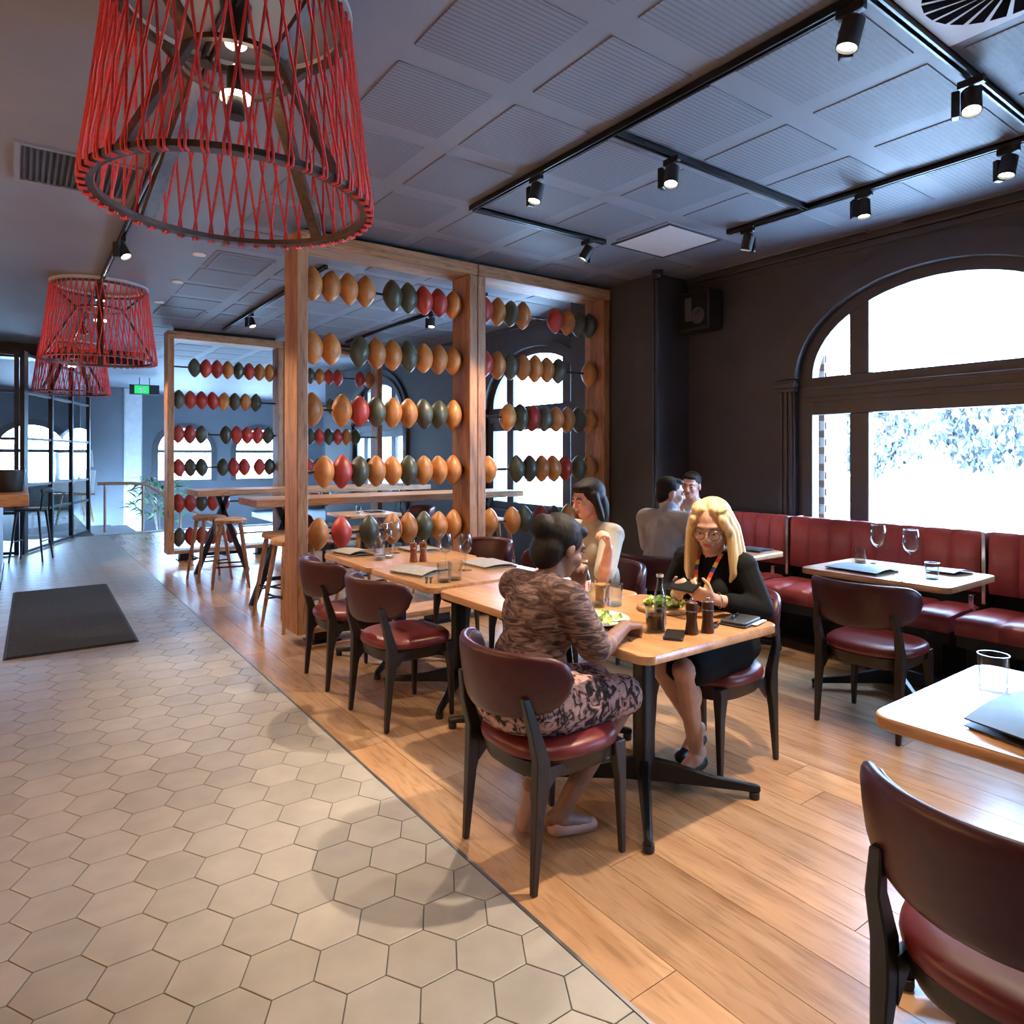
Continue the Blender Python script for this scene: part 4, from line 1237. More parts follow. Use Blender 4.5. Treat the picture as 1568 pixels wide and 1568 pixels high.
TL = [('black track spotlight over the middle table on the nearest track', (2.60, 3.31), (1.75, 3.35, 0), 130),
      ('black track spotlight on the middle cross track', (3.08, 2.64), (2.35, 2.35, 0.5), 70),
      ('black track spotlight on the short track by the timber frames', (3.70, 4.05), (2.9, 4.9, 1.2), 150),
      ('black track spotlight at the far end of the window-side track', (4.51, 3.12), (4.45, 3.7, 0.9), 70),
      ('black track spotlight on the window-side track, second from its end', (4.51, 2.24), (4.35, 2.05, 0.6), 35),
      ('black track spotlight on the window-side track at the right edge', (4.51, 1.43), (3.9, 1.7, 0.3), 30),
      ('large bright track spotlight at the top of the nearest track', (2.60, 1.34), (2.1, 1.85, 0.2), 200),
      ('black track spotlight on the nearest track just above the view', (2.60, 0.75), (1.4, 1.7, 0), 26),
      ('black track spotlight on the nearest cross track by the diffuser', (3.55, 1.27), (2.6, 0.9, 0.3), 28),
      ('bright track spotlight seen through the top left of the near frame', (2.3, 6.6), (2.4, 5.4, 1.2), 60),
      ('bright track spotlight farther behind the near frame, left side', (2.3, 8.6), (2.8, 7.6, 0.8), 90),
      ('black track spotlight behind the near frame toward the windows', (4.1, 7.3), (3.6, 6.9, 0.8), 90),
      ('black track spotlight behind the near frame close to the far frame', (4.1, 9.4), (3.2, 9.0, 0.8), 90),
      ('black track spotlight on the pendant track beyond the first pendant', (0.665, 6.2), (1.5, 5.2, 1.0), 120),
      ('black track spotlight on the pendant track past the middle pendant', (0.665, 10.4), (1.8, 10.3, 1.2), 80)]
for l, (x, y), aim, pw_ in TL:
    track_light(l, (x, y, HZ), aim, pw_)
for l, (x, y), aim, pw_ in (('unseen added black track spotlight behind the camera on the pendant track', (0.665, 0.9), (0.3, 2.0, 0), 40),
                            ('second unseen added black track spotlight behind the camera on the pendant track', (0.665, -0.4), (1.2, 1.2, 0), 18),
                            ('unseen added black track spotlight behind the camera over the near right table', (2.60, -0.3), (2.0, 0.6, 0.5), 10)):
    track_light(l, (x, y, HZ), aim, pw_, size=80)  # unseen spots behind the camera, added to light the near floor
# pendant downlights
for x, y in ((0.69, 2.80), (0.68, 8.25), (0.67, 12.8)):
    spot('pendant_spot', (x, y, PB+0.34), (x-0.05, y-0.2, 0), 60, 115, 0.7, WARM, None, 0.05)
    d = bpy.data.lights.new('pendant_glow', 'POINT'); d.energy = 9; d.color = WARM; d.shadow_soft_size = 0.05
    o = bpy.data.objects.new('pendant_glow', d); COL.objects.link(o); o.location = (x, y, PB+0.49)
MT['fill_globe'] = mat('warm_fill_globe', (0.9, 0.8, 0.6), 0.4, emit=(1.0, 0.50, 0.20), estr=260.0)
# unseen globe lamps added for the warm light on the left side
def fill_lamp(label, loc):
    t = thing('fill_lamp', label, 'lamp', loc, 0, 'unseen warm fill lamps')
    obj('cable', G().tube([(0, 0, 0.16), (0, 0, CZ-loc[2])], 0.004), 'black', t)
    obj('lamp_cap', G().lathe([(0, 0.17), (0.03, 0.165), (0.04, 0.13), (0, 0.13)], 24), 'copper', t)
    obj('globe', G().ell((0, 0, 0.04), (0.10, 0.10, 0.10)), 'fill_globe', t)
for x, y, n in ((-2.2, 2.4, 'first'), (-2.2, 4.4, 'second'), (-2.2, 6.4, 'third')):
    fill_lamp('%s unseen globe lamp added left of the view for warm light' % n, (x, y, 2.05))

# flat light panel, diffuser, slots, grille, hatches, small fittings
def flat_panel(name, label, cat, x0, x1, y0, y1, m, frame='vent', dz=0.012):
    t = thing(name, label, cat, ((x0+x1)/2, (y0+y1)/2, CZ))
    w, d = x1-x0, y1-y0
    g = G(); f = 0.02
    g.box(-w/2, w/2, -d/2, -d/2+f, -dz, 0).box(-w/2, w/2, d/2-f, d/2, -dz, 0).box(-w/2, -w/2+f, -d/2+f, d/2-f, -dz, 0).box(w/2-f, w/2, -d/2+f, d/2-f, -dz, 0)
    obj('frame', g, frame, t)
    obj('face', G().box(-w/2+f, w/2-f, -d/2+f, d/2-f, -dz*0.5, 0), m, t)
    return t
flat_panel('ceiling_tile', 'plain white square ceiling panel near the track end', 'panel', 4.02, 4.66, 3.46, 4.10, 'vent', 'grille')
df = thing('air_diffuser', 'white ceiling diffuser with round dark swirl slots', 'vent', (2.95, 0.95, CZ))
obj('plate', G().box(-0.30, 0.30, -0.30, 0.30, -0.014, 0), 'vent', df, bevel=0.004)
g = G(); n = 22
for k in range(n):
    a = 2*math.pi*k/n; b = a + 2*math.pi/n*0.72; sk = 0.28
    pts = [(0.10*math.cos(a), 0.10*math.sin(a)), (0.262*math.cos(a+sk), 0.262*math.sin(a+sk)), (0.262*math.cos(b+sk), 0.262*math.sin(b+sk)), (0.10*math.cos(b), 0.10*math.sin(b))]
    vane = G().prism(pts, -0.0165, -0.0142)
    obj('slot', vane, 'void', df, smooth=0)
for nm, y0, y1 in (('slot vent along the window wall above the arch', -0.6, 2.42), ('slot vent along the window wall beyond the arch', 2.66, 4.3)):
    t = thing('slot_vent', 'white ' + nm, 'vent', (5.44, (y0+y1)/2, CZ))
    L = y1-y0
    obj('frame', G().box(-0.06, -0.045, -L/2, L/2, -0.01, 0).box(0.045, 0.06, -L/2, L/2, -0.01, 0).box(-0.045, 0.045, -L/2, -L/2+0.015, -0.01, 0).box(-0.045, 0.045, L/2-0.015, L/2, -0.01, 0), 'ceiling', t)
    for k in range(4):
        obj('slat', G().box(-0.040+k*0.021, -0.030+k*0.021, -L/2+0.015, L/2-0.015, -0.009, 0), 'grille', t)
gr = thing('air_grille', 'dark return air grille in the ceiling beside the first pendant', 'vent', (0.30, 5.05, CZ))
obj('frame', G().box(-0.33, 0.33, -0.33, -0.30, -0.014, 0).box(-0.33, 0.33, 0.30, 0.33, -0.014, 0).box(-0.33, -0.30, -0.30, 0.30, -0.014, 0).box(0.30, 0.33, -0.30, 0.30, -0.014, 0), 'ceiling', gr)
obj('backing', G().box(-0.29, 0.29, -0.29, 0.29, -0.004, 0), 'blackmatt', gr)
for k in range(18):
    obj('slat', G().box(-0.285+k*0.032, -0.272+k*0.032, -0.29, 0.29, -0.012, -0.004), 'grille', gr)
flat_panel('access_hatch', 'square access hatch in the ceiling left of the near frame', 'panel', 1.42, 1.90, 6.3, 6.9, 'ceiling', 'ceiling', 0.01)
flat_panel('access_hatch', 'square access hatch in the ceiling before the far frame', 'panel', 1.35, 1.85, 8.9, 9.5, 'ceiling', 'ceiling', 0.01)
for l, x, y in (('small white round downlight left of the access hatch', 1.30, 7.60), ('small white smoke detector before the access hatch', 1.28, 6.45), ('small white round downlight close to the far frame', 1.30, 8.72)):
    t = thing('ceiling_fitting', l, 'fitting', (x, y, CZ), 0, 'small round ceiling fittings')
    obj('rim', G().lathe([(0.035, 0), (0.055, 0), (0.055, -0.01), (0.035, -0.014)], 24), 'white', t)
    obj('face', G().lathe([(0, -0.018), (0.036, -0.012), (0.036, 0), (0, 0)], 24), 'vent', t)
# speaker and dome camera
sk = thing('wall_speaker', 'black loudspeaker box mounted high on the charcoal wall', 'speaker', (5.36, 4.26, 2.68), 0)
obj('cabinet', G().box(-0.10, 0.09, -0.20, 0.20, 0.0, 0.38), 'blackmatt', sk, bevel=0.008)
obj('grille', G().box(-0.108, -0.10, -0.18, 0.18, 0.02, 0.36), 'black', sk, bevel=0.003)
obj('port_trim', G().box(-0.114, -0.108, -0.005, 0.075, 0.09, 0.32), 'grille', sk, bevel=0.002)
obj('woofer', G().lathe([(0, 0.02), (0.03, 0.015), (0.07, 0.0), (0.08, 0.004), (0.08, 0.01)], 24, (-0.118, -0.09, 0.13), Matrix.Rotation(R(-90), 3, 'Y')), 'grille', sk)
obj('bracket', G().box(0.09, 0.14, -0.05, 0.05, 0.12, 0.26), 'black', sk)
dc = thing('dome_camera', 'small dark dome camera under the ceiling by the pier', 'camera', (4.95, 4.42, CZ))
obj('mount', G().lathe([(0, 0), (0.055, 0), (0.055, -0.035), (0.045, -0.04), (0, -0.04)], 24), 'blackmatt', dc)
obj('dome', G().ell((0, 0, -0.045), (0.042, 0.042, 0.045)), 'phone', dc)
ex = thing('exit_sign', 'green running-man exit sign hanging from the ceiling', 'sign', (2.3, 17.4, 2.86), R(-8))
obj('case', G().box(-0.30, 0.30, -0.04, 0.04, 0.0, 0.22), 'blackmatt', ex, bevel=0.006)
obj('face', G().box(-0.20, 0.09, -0.046, -0.04, 0.02, 0.20), 'exit_green', ex)
fm = Matrix(((1,0,0,0),(0,0,-1,0),(0,1,0,0),(0,0,0,1)))
g = G().prism([(-0.03, 0.17), (-0.005, 0.18), (0.01, 0.165), (0.0, 0.15), (-0.02, 0.15)], 0.0465, 0.049, fm)
g.prism([(-0.02, 0.15), (0.0, 0.145), (-0.02, 0.10), (0.03, 0.075), (0.02, 0.062), (-0.045, 0.09), (-0.07, 0.045), (-0.10, 0.04), (-0.10, 0.052), (-0.08, 0.06), (-0.06, 0.11), (-0.08, 0.13), (-0.11, 0.11), (-0.118, 0.12), (-0.085, 0.15)], 0.0465, 0.049, fm)
obj('pictogram', g, 'white', ex, smooth=0)
obj('hanger', G().tube([(-0.1, 0, 0.22), (-0.1, 0, CZ-2.86)], 0.008).tube([(0.1, 0, 0.22), (0.1, 0, CZ-2.86)], 0.008), 'black', ex)
# ============================================================ TABLEWARE
TT = 0.7505
def solid_lathe(prof, n=28): return G().lathe(prof, n)
def tumbler_geo(r=0.038, h=0.095):
    return G().lathe([(0, 0), (r*0.86, 0), (r*0.90, 0.004), (r, h), (r-0.0022, h), (r*0.88-0.002, 0.014), (0, 0.012)], 28)
TUM = tumbler_geo().mesh('glass_wall', 40); TUM.materials.append(MT['glass'])
TUMB = G().lathe([(0, 0.001), (0.032, 0.001), (0.0335, 0.011), (0, 0.011)], 24).mesh('glass_base', 40); TUMB.materials.append(MT['bottleglass'])
def tumbler(label, x, y, z=TT, sc=1.0, drink=None, level=0.05):
    t = thing('tumbler', label, 'glass', (x, y, z), 0, 'drinking tumblers')
    t.scale = (sc, sc, sc)
    link('glass_wall', TUM, None, t); link('glass_base', TUMB, None, t)
    if drink: obj('drink', G().lathe([(0, 0.0135), (0.0315, 0.0135), (0.0325+0.006*level/0.1, level), (0, level)], 24), drink, t)
    return t
WG = G().lathe([(0, 0), (0.036, 0.0), (0.036, 0.002), (0.006, 0.007), (0.0038, 0.02), (0.0036, 0.075), (0.006, 0.086), (0.024, 0.100), (0.036, 0.122), (0.039, 0.145), (0.036, 0.175), (0.031, 0.198),
                (0.0295, 0.198), (0.0345, 0.175), (0.0375, 0.145), (0.0345, 0.123), (0.022, 0.102), (0.0, 0.092)], 28).mesh('bowl_and_stem', 50); WG.materials.append(MT['glass'])
WR = G().lathe([(0.0290, 0.1965), (0.0316, 0.1965), (0.0316, 0.1990), (0.0290, 0.1990)], 28).mesh('rim', 40); WR.materials.append(MT['bottleglass'])
def wineglass(label, x, y, z=TT):
    t = thing('wine_glass', label, 'glass', (x, y, z), 0, 'empty wine glasses')
    k = 1.3 if x > 4 else 1.15
    t.scale = (k, k, k)
    link('bowl', WG, None, t); link('rim', WR, None, t); return t
def mill(label, x, y, m, h=0.13):
    t = thing('pepper_mill', label, 'mill', (x, y, TT), 0, 'pepper and salt mills')
    k = h/0.13
    obj('mill_body', G().lathe([(0, 0), (0.026, 0), (0.027, 0.006), (0.024, 0.03*k), (0.0205, 0.058*k), (0.023, 0.083*k), (0.0245, 0.092*k), (0, 0.092*k)], 24), m, t)
    obj('collar', G().lathe([(0, 0.092*k), (0.0235, 0.092*k), (0.0235, 0.096*k), (0, 0.096*k)], 24), 'chrome', t)
    obj('mill_head', G().lathe([(0, 0.096*k), (0.024, 0.096*k), (0.0245, 0.11*k), (0.023, 0.126*k), (0.016, 0.131*k), (0, 0.132*k)], 24), m, t)
    obj('knob', G().lathe([(0, 0.131*k), (0.006, 0.131*k), (0.008, 0.137*k), (0.006, 0.144*k), (0, 0.145*k)], 16), 'chrome', t)
def menu(label, pts, z=TT, lift=0.012, m='napkin', bend=0.010, name='menu', cat='menu'):
    """soft folded booklet on four table points, with a loose paper below"""
    cx = sum(p[0] for p in pts)/4; cy = sum(p[1] for p in pts)/4
    t = thing(name, label, cat, (cx, cy, z))
    P = [Vector((x-cx, y-cy, 0)) for x, y in pts]
    def sheet(off, th, bendk, inset=0.0):
        g = G(); n = 8; tp, bt = [], []
        for i in range(n+1):
            for j in range(n+1):
                a, b = i/n, j/n
                p = (P[0]*(1-a)+P[1]*a)*(1-b) + (P[3]*(1-a)+P[2]*a)*b
                p = p*(1-inset)
                zz = off + bendk*math.sin(math.pi*b)*(0.5+0.5*a)
                bt.append((p.x, p.y, zz)); tp.append((p.x, p.y, zz+th))
        N = (n+1)**2; vs = bt+tp; fs = []
        for i in range(n):
            for j in range(n):
                q = i*(n+1)+j
                fs.append((q, q+1, q+n+2, q+n+1)); fs.append((N+q, N+q+n+1, N+q+n+2, N+q+1))
        for i in range(n):
            for (q0, q1) in ((i*(n+1), (i+1)*(n+1)), (i*(n+1)+n, (i+1)*(n+1)+n), (i, i+1), (n*(n+1)+i, n*(n+1)+i+1)):
                fs.append((q0, q1, N+q1, N+q0))
        return g.add(vs, fs)
    obj('inner_sheet', sheet(0.0, 0.003, 0.0, 0.05), 'paper', t, smooth=50)
    obj('lower_cover', sheet(0.0034, 0.003, bend*0.5), m, t, smooth=50)
    obj('upper_cover', sheet(0.0068+bend*0.5, 0.004, bend), m, t, smooth=50)
    return t
def cutlery(label, x, y, rz, z=TT):
    t = thing('fork_and_knife', label, 'cutlery', (x, y, z), rz)
    obj('knife', G().box(-0.10, 0.02, 0.006, 0.018, 0.0, 0.003).box(0.02, 0.11, 0.005, 0.021, 0.0, 0.002), 'chrome', t)
    g = G().box(-0.10, 0.05, -0.016, -0.007, 0.0, 0.003).box(0.05, 0.065, -0.022, -0.001, 0.0, 0.003)
    for k in range(4): g.box(0.065, 0.10, -0.022+k*0.006, -0.019+k*0.006, 0.0, 0.0025)
    obj('fork', g, 'chrome', t)
def bottle(label, x, y, z=TT, h=0.20, r=0.029, m='bottleglass', drink=None, labelmat=None):
    t = thing('glass_bottle', label, 'bottle', (x, y, z), 0)
    k = h/0.20
    obj('bottle_glass', G().lathe([(0, 0), (r*0.95, 0), (r, 0.006), (r, 0.05*k), (r*0.94, 0.075*k), (r, 0.10*k), (r*0.85, 0.125*k), (r*0.52, 0.155*k), (0.0125, 0.172*k), (0.0125, 0.196*k), (0.0145, 0.197*k), (0.0145, h), (0.010, h), (0.010, 0.17*k), (r*0.8, 0.12*k), (r-0.003, 0.02), (0, 0.012)], 28), m, t)
    if drink: obj('drink', G().lathe([(0, 0.013), (r-0.0035, 0.02), (r-0.0035, 0.055*k), (0, 0.055*k)], 24), drink, t)
    obj('bottle_lip', G().lathe([(0.0127, 0.188*k), (0.0155, 0.188*k), (0.0155, 0.199*k), (0.0127, 0.199*k)], 20), 'cap_white', t)
    if labelmat:
        lb = obj('bottle_label', G().lathe([(r*0.975, 0.050*k), (r*1.012, 0.050*k), (r*1.012, 0.102*k), (r*0.975, 0.102*k)], 28), 'white', t)
        g = G()
        for a0, a1 in ((200, 232), (262, 274), (300, 320)):
            ring = []
            for i in range(7):
                a = R(a0 + (a1-a0)*i/6); rr = r*1.022
                ring.append([(rr*math.cos(a), rr*math.sin(a), 0.056*k), ((rr+0.0006)*math.cos(a), (rr+0.0006)*math.sin(a), 0.056*k), ((rr+0.0006)*math.cos(a), (rr+0.0006)*math.sin(a), 0.096*k), (rr*math.cos(a), rr*math.sin(a), 0.096*k)])
            g.loft(ring)
        obj('label_print', g, labelmat, lb)
    return t
def salad(label, x, y, r, board, n, seed):
    t = thing('salad_plate', label, 'plate', (x, y, TT), 0)
    if board:
        obj('board', G().lathe([(0, 0), (r*0.96, 0), (r, 0.006), (r, 0.016), (r*0.97, 0.02), (0, 0.02)], 40), 'wood_plate', t); zb = 0.020
    else:
        obj('plate', G().lathe([(0, 0.003), (r*0.55, 0.0), (r*0.62, 0.003), (r, 0.020), (r, 0.024), (r*0.93, 0.021), (r*0.60, 0.008), (0, 0.008)], 40), 'ceramic', t); zb = 0.010
    rr = random.Random(seed)
    lf = []
    for q in range(3):
        g = G(); m = 5
        vs = []
        for i in range(m+1):
            for j in range(m+1):
                a, b = i/m*2-1, j/m*2-1
                vs.append((a*0.026*(1-0.35*b*b), b*0.020*(1-0.3*a*a), 0.006*math.sin(5*a+q)*math.cos(4*b+q*2) + 0.006*(a*a+b*b)))
        fs = [(i*(m+1)+j, i*(m+1)+j+1, (i+1)*(m+1)+j+1, (i+1)*(m+1)+j) for i in range(m) for j in range(m)]
        g.add(vs, fs); me = g.mesh('lettuce_leaf', 80); me.materials.append(MT['lettuce']); lf.append(me)
    ch = G().box(-0.008, 0.008, -0.008, 0.008, 0, 0.012).mesh('cheese_cube', 0, 0.002); ch.materials.append(MT['feta'])
    for k in range(n):
        a, q = rr.uniform(0, 6.28), r*0.62*math.sqrt(rr.random())
        link('lettuce_leaf', rr.choice(lf), None, t, (q*math.cos(a), q*math.sin(a), zb + 0.004 + 0.022*(1-q/(r*0.7))*rr.random() + 0.006), (rr.uniform(-0.6, 0.6), rr.uniform(-0.6, 0.6), a))
    for k in range(n//4):
        a, q = rr.uniform(0, 6.28), r*0.55*math.sqrt(rr.random())
        link('cheese_cube', ch, None, t, (q*math.cos(a), q*math.sin(a), zb + 0.018 + 0.012*rr.random()), (rr.random(), rr.random(), a))
    return t
# nearest table
tumbler('tumbler of cola in front of the clear bottle', 2.10, 1.885, sc=1.12, drink='cola', level=0.062)
bottle('clear cola bottle standing behind the cola tumbler', 2.205, 1.955, h=0.215, r=0.027, drink='cola')
mill('dark wooden pepper mill, left one beside the black phone', 2.19, 1.775, 'pepper')
mill('dark wooden salt mill, right one beside the keys', 2.262, 1.752, 'pepper')
t = thing('mobile_phone', 'black phone lying flat near the corner of the nearest table', 'phone', (2.11, 1.795, TT), R(35))
obj('phone_body', G().prism(rrect(0.15, 0.078, 0.010, 3), 0, 0.008), 'phone', t, bevel=0.001)
obj('screen', G().prism(rrect(0.138, 0.068, 0.006, 3), 0.008, 0.0086), 'black', t)
t = thing('wallet', 'black wallet beneath sunglasses at the right corner of the nearest table', 'wallet', (2.50, 1.765, TT), R(12))
obj('wallet_lower', G().prism(rrect(0.175, 0.115, 0.012, 3), 0, 0.010), 'napkin', t, bevel=0.002)
obj('wallet_upper', G().prism(rrect(0.170, 0.112, 0.012, 3), 0.0115, 0.022), 'napkin', t, bevel=0.003)
obj('card', G().prism(rrect(0.12, 0.02, 0.004, 2, 0.04, -0.066), 0.005, 0.008), 'white', t)
t = thing('sunglasses', 'folded dark sunglasses resting on the black wallet', 'glasses', (2.495, 1.785, TT+0.0222), R(20))
for s in (-1, 1): obj('lens', G().ell((s*0.026, 0, 0.008), (0.024, 0.004, 0.008)), 'phone', t)
obj('temple', G().tube([(-0.05, 0.006, 0.005), (0.05, 0.010, 0.005)], 0.002, 6), 'black', t)
t = thing('keys', 'bunch of silver keys beside the dark salt mill', 'keys', (2.385, 1.80, TT), R(20))
for k, (dx, dy, a) in enumerate(((0, 0, 0), (0.012, 0.012, 30), (-0.01, 0.015, -25))):
    obj('key', G().lathe([(0, k*0.0025), (0.011, k*0.0025), (0.011, k*0.0025+0.002), (0, k*0.0025+0.002)], 16, (dx, dy, 0)).box(dx, dx+0.045, dy-0.003, dy+0.003, k*0.0025, k*0.0025+0.002), 'chrome', t)
obj('fob', G().prism(rrect(0.045, 0.026, 0.008, 3, -0.04, 0.0), 0, 0.011), 'blackmatt', t, bevel=0.002)
salad('green salad on a round wooden board before the blonde woman', 2.43, 2.13, 0.125, True, 46, 4)
salad('half eaten salad on a cream plate before the printed dress woman', 2.01, 2.13, 0.135, False, 22, 9)
cutlery('fork and knife resting beside the cream salad plate', 1.93, 1.93, R(70))
bottle('glass bottle with red and white label on the nearest table pair', 2.26, 2.49, h=0.205, r=0.030, labelmat='red_label')
tumbler('tumbler of orange drink beside the red-labelled bottle', 2.335, 2.44, sc=1.1, drink='juice', level=0.075)
tumbler('tumbler of water in front of the red-labelled bottle', 2.22, 2.36, sc=1.1)
tumbler('tumbler of water in front of the orange drink', 2.305, 2.33, sc=1.1)
t = thing('table_card', 'small white card standing on the dining table near the printed dress woman', 'card', (2.17, 2.62, TT), R(40))
obj('card_face', G().cbox((0, 0.008, 0.04), (0.085, 0.002, 0.075), Euler((R(12), 0, 0)).to_matrix()), 'white', t)
obj('card_stand', G().box(-0.045, 0.045, -0.01, 0.02, 0, 0.006), 'blackmatt', t)
# middle tables
menu('grey folded menu on the nearer middle table', [(1.83, 3.78), (1.90, 3.50), (2.13, 3.62), (2.04, 3.90)], m='linen', bend=0.014)
tumbler('front tumbler on the nearer middle table by its corner', 1.95, 3.33, sc=1.15)
tumbler('tumbler right of the front tumbler on the middle table', 2.03, 3.345, sc=1.15)
wineglass('wine glass behind the two tumblers on the middle table', 2.165, 3.68)
wineglass('wine glass right of the other one on the nearer middle table', 2.255, 3.59)
mill('red wooden pepper mill, left one on the farther middle table', 2.15, 4.08, 'pepper_red')
mill('red wooden salt mill, right one on the farther middle table', 2.215, 4.065, 'pepper_red')
menu('folded beige napkin at the left end of the farther middle table', [(1.84, 4.78), (1.88, 4.52), (2.08, 4.47), (2.06, 4.78)], m='linen', bend=0.026, name='napkin', cat='napkin')
tumbler('tumbler beside the beige napkin on the farther middle table', 2.00, 4.30, sc=1.1)
tumbler('second tumbler beside the beige napkin, farther right', 2.09, 4.34, sc=1.1)
wineglass('wine glass left of the red mills on the farther middle table', 2.12, 4.48)
wineglass('wine glass between the beige napkin and the red mills', 2.235, 4.53)
menu('grey menu behind the red mills on the farther middle table', [(2.34, 4.70), (2.34, 4.42), (2.56, 4.42), (2.56, 4.70)], m='linen')
menu('silver grey menu at the right edge of the nearer middle table', [(2.36, 3.80), (2.36, 3.53), (2.60, 3.50), (2.62, 3.82)], m='linen', bend=0.012)
cutlery('fork and knife beside the grey menu on the middle table', 1.90, 3.42, R(60))
# booth table
menu('navy menu board on the booth table under the window', [(4.14, 2.30), (4.12, 1.97), (4.40, 1.96), (4.42, 2.29)], bend=0.012)
wineglass('left wine glass on the booth table under the window', 4.60, 2.19)
wineglass('right wine glass on the booth table under the window', 4.48, 1.935)
tumbler('tumbler left of the wine glasses on the booth table', 4.55, 2.28)
tumbler('tumbler at the right end of the booth table', 4.30, 1.74)
menu('dark napkin fold at the window side of the booth table', [(4.50, 1.86), (4.50, 1.70), (4.68, 1.66), (4.68, 1.84)], bend=0.014, name='napkin', cat='napkin')
cutlery('fork and knife at the front of the booth table', 4.16, 1.86, R(40))
# right hand table
tumbler('tumbler standing alone on the near right table', 2.43, 0.81, sc=1.12)
menu('black leather menu at the edge of the near right table', [(2.02, 0.74), (1.95, 0.44), (2.34, 0.40), (2.40, 0.72)], bend=0.03)
# men's table
bottle('green glass bottle on the table of the men', 4.10, 3.55, h=0.24, r=0.032, m='greenglass')
tumbler('tumbler on the table between the two men', 4.46, 3.42)
menu('menu lying at the front edge of the men\'s table', [(4.40, 3.16), (4.40, 2.94), (4.58, 2.94), (4.58, 3.16)])
# far small table
tumbler('distant tumbler on the small far dining table', 3.4, 7.9)
menu('distant menu on the small far dining table', [(3.55, 8.1), (3.55, 7.85), (3.75, 7.85), (3.75, 8.1)])
# ============================================================ PEOPLE
def remesh(g, voxel, smooth=2, name='body'):
    me = bpy.data.meshes.new(name + '_src')
    me.from_pydata([tuple(v) for v in g.v], [], g.f)
    ob = bpy.data.objects.new(name + '_src', me); COL.objects.link(ob)
    m = ob.modifiers.new('r', 'REMESH'); m.mode = 'VOXEL'; m.voxel_size = voxel; m.use_smooth_shade = True
    if smooth:
        s = ob.modifiers.new('s', 'SMOOTH'); s.factor = 0.5; s.iterations = smooth
    dg = bpy.context.evaluated_depsgraph_get(); dg.update()
    out = bpy.data.meshes.new_from_object(ob.evaluated_get(dg))
    out.name = name
    bpy.data.objects.remove(ob); bpy.data.meshes.remove(me)
    out.polygons.foreach_set('use_smooth', [True]*len(out.polygons))
    out.materials.clear()
    return out
V = Vector
def hand(g, w, d, n, side, curl=0.5, k=1.0):
    """w wrist, d direction, n palm normal; side +1/-1 puts the thumb"""
    d = V(d).normalized(); n = V(n); n = (n - d*n.dot(d)).normalized(); y = n.cross(d)*side
    w = V(w)
    for o in (-0.026, -0.009, 0.009, 0.026):
        g.cap(w + y*o*0.6*k, w + d*0.078*k + y*o*k, 0.015*k, 0.0115*k, 10)
    for o, L in ((-0.027, 0.060), (-0.009, 0.074), (0.009, 0.080), (0.027, 0.072)):
        p = w + d*0.078*k + y*o*k; a = 0.25*curl
        for q, (f, r0, r1) in enumerate(((0.45, 0.0095, 0.0088), (0.32, 0.0088, 0.008), (0.23, 0.008, 0.007))):
            a += curl*(0.75, 0.9, 0.6)[q]
            dd = (d*math.cos(a) + n*math.sin(a))
            e = p + dd*L*f*k; g.cap(p, e, r0*k, r1*k, 8); p = e
    p = w + d*0.022*k + y*0.026*k
    dd = (d*0.62 + y*0.62 + n*0.45).normalized()
    e = p + dd*0.042*k; g.cap(p, e, 0.0135*k, 0.010*k, 8)
    dd = (d*0.85 + y*0.15 + n*0.5).normalized(); g.cap(e, e + dd*0.032*k, 0.010*k, 0.0078*k, 8)
def headrot(yaw, pitch, roll=0):
    return (Matrix.Rotation(R(yaw), 3, 'Z') @ Matrix.Rotation(R(pitch), 3, 'Y') @ Matrix.Rotation(R(roll), 3, 'X'))
def head(g, c, M, k=1.0):
    P = lambda x, y, z: V(c) + M @ V((x, y, z))*k
    E = lambda p, r: g.ell(P(*p), tuple(q*k for q in r), M, 18, 12)
    E((-0.014, 0, 0.030), (0.094, 0.076, 0.088)); E((0.016, 0, -0.018), (0.070, 0.062, 0.084))
    E((0.046, 0, -0.078), (0.034, 0.036, 0.028)); E((0.030, 0, -0.062), (0.046, 0.052, 0.036))
    E((0.066, 0, 0.034), (0.022, 0.050, 0.014))
    for s in (-1, 1):
        E((0.056, s*0.036, -0.022), (0.028, 0.026, 0.026)); E((-0.006, s*0.077, -0.008), (0.019, 0.011, 0.032))
    g.cap(P(0.080, 0, 0.020), P(0.101, 0, -0.020), 0.0085*k, 0.0125*k)
    for s in (-1, 1): E((0.091, s*0.011, -0.023), (0.009, 0.008, 0.007))
    E((0.079, 0, -0.050), (0.013, 0.026, 0.016))
def face_bits(t, c, M, body, k=1.0, brow='brownhair', eyes=True):
    P = lambda x, y, z: V(c) + M @ V((x, y, z))*k
    for s in (-1, 1):
        if eyes:
            e = obj('eye', G().ell(P(0.0745, s*0.031, 0.008), (0.0115*k,)*3, M), 'eyewhite', t)
            obj('iris', G().ell(P(0.0835, s*0.031, 0.005), (0.0045*k, 0.0055*k, 0.0055*k), M), 'iris', e)
            obj('eyelid', G().ell(P(0.0755, s*0.031, 0.0150), (0.0125*k, 0.0150*k, 0.0070*k), M), body, t)
        obj('eyebrow', G().tube([P(0.086, s*0.014, 0.027), P(0.083, s*0.032, 0.033), P(0.071, s*0.050, 0.027)], [0.0035*k, 0.0042*k, 0.0022*k], 6), brow, t)
    g = G().ell(P(0.0895, 0, -0.0475), (0.0062*k, 0.022*k, 0.0045*k), M).ell(P(0.0885, 0, -0.0555), (0.0070*k, 0.0185*k, 0.0050*k), M)
    obj('lips', g, 'lips', t)
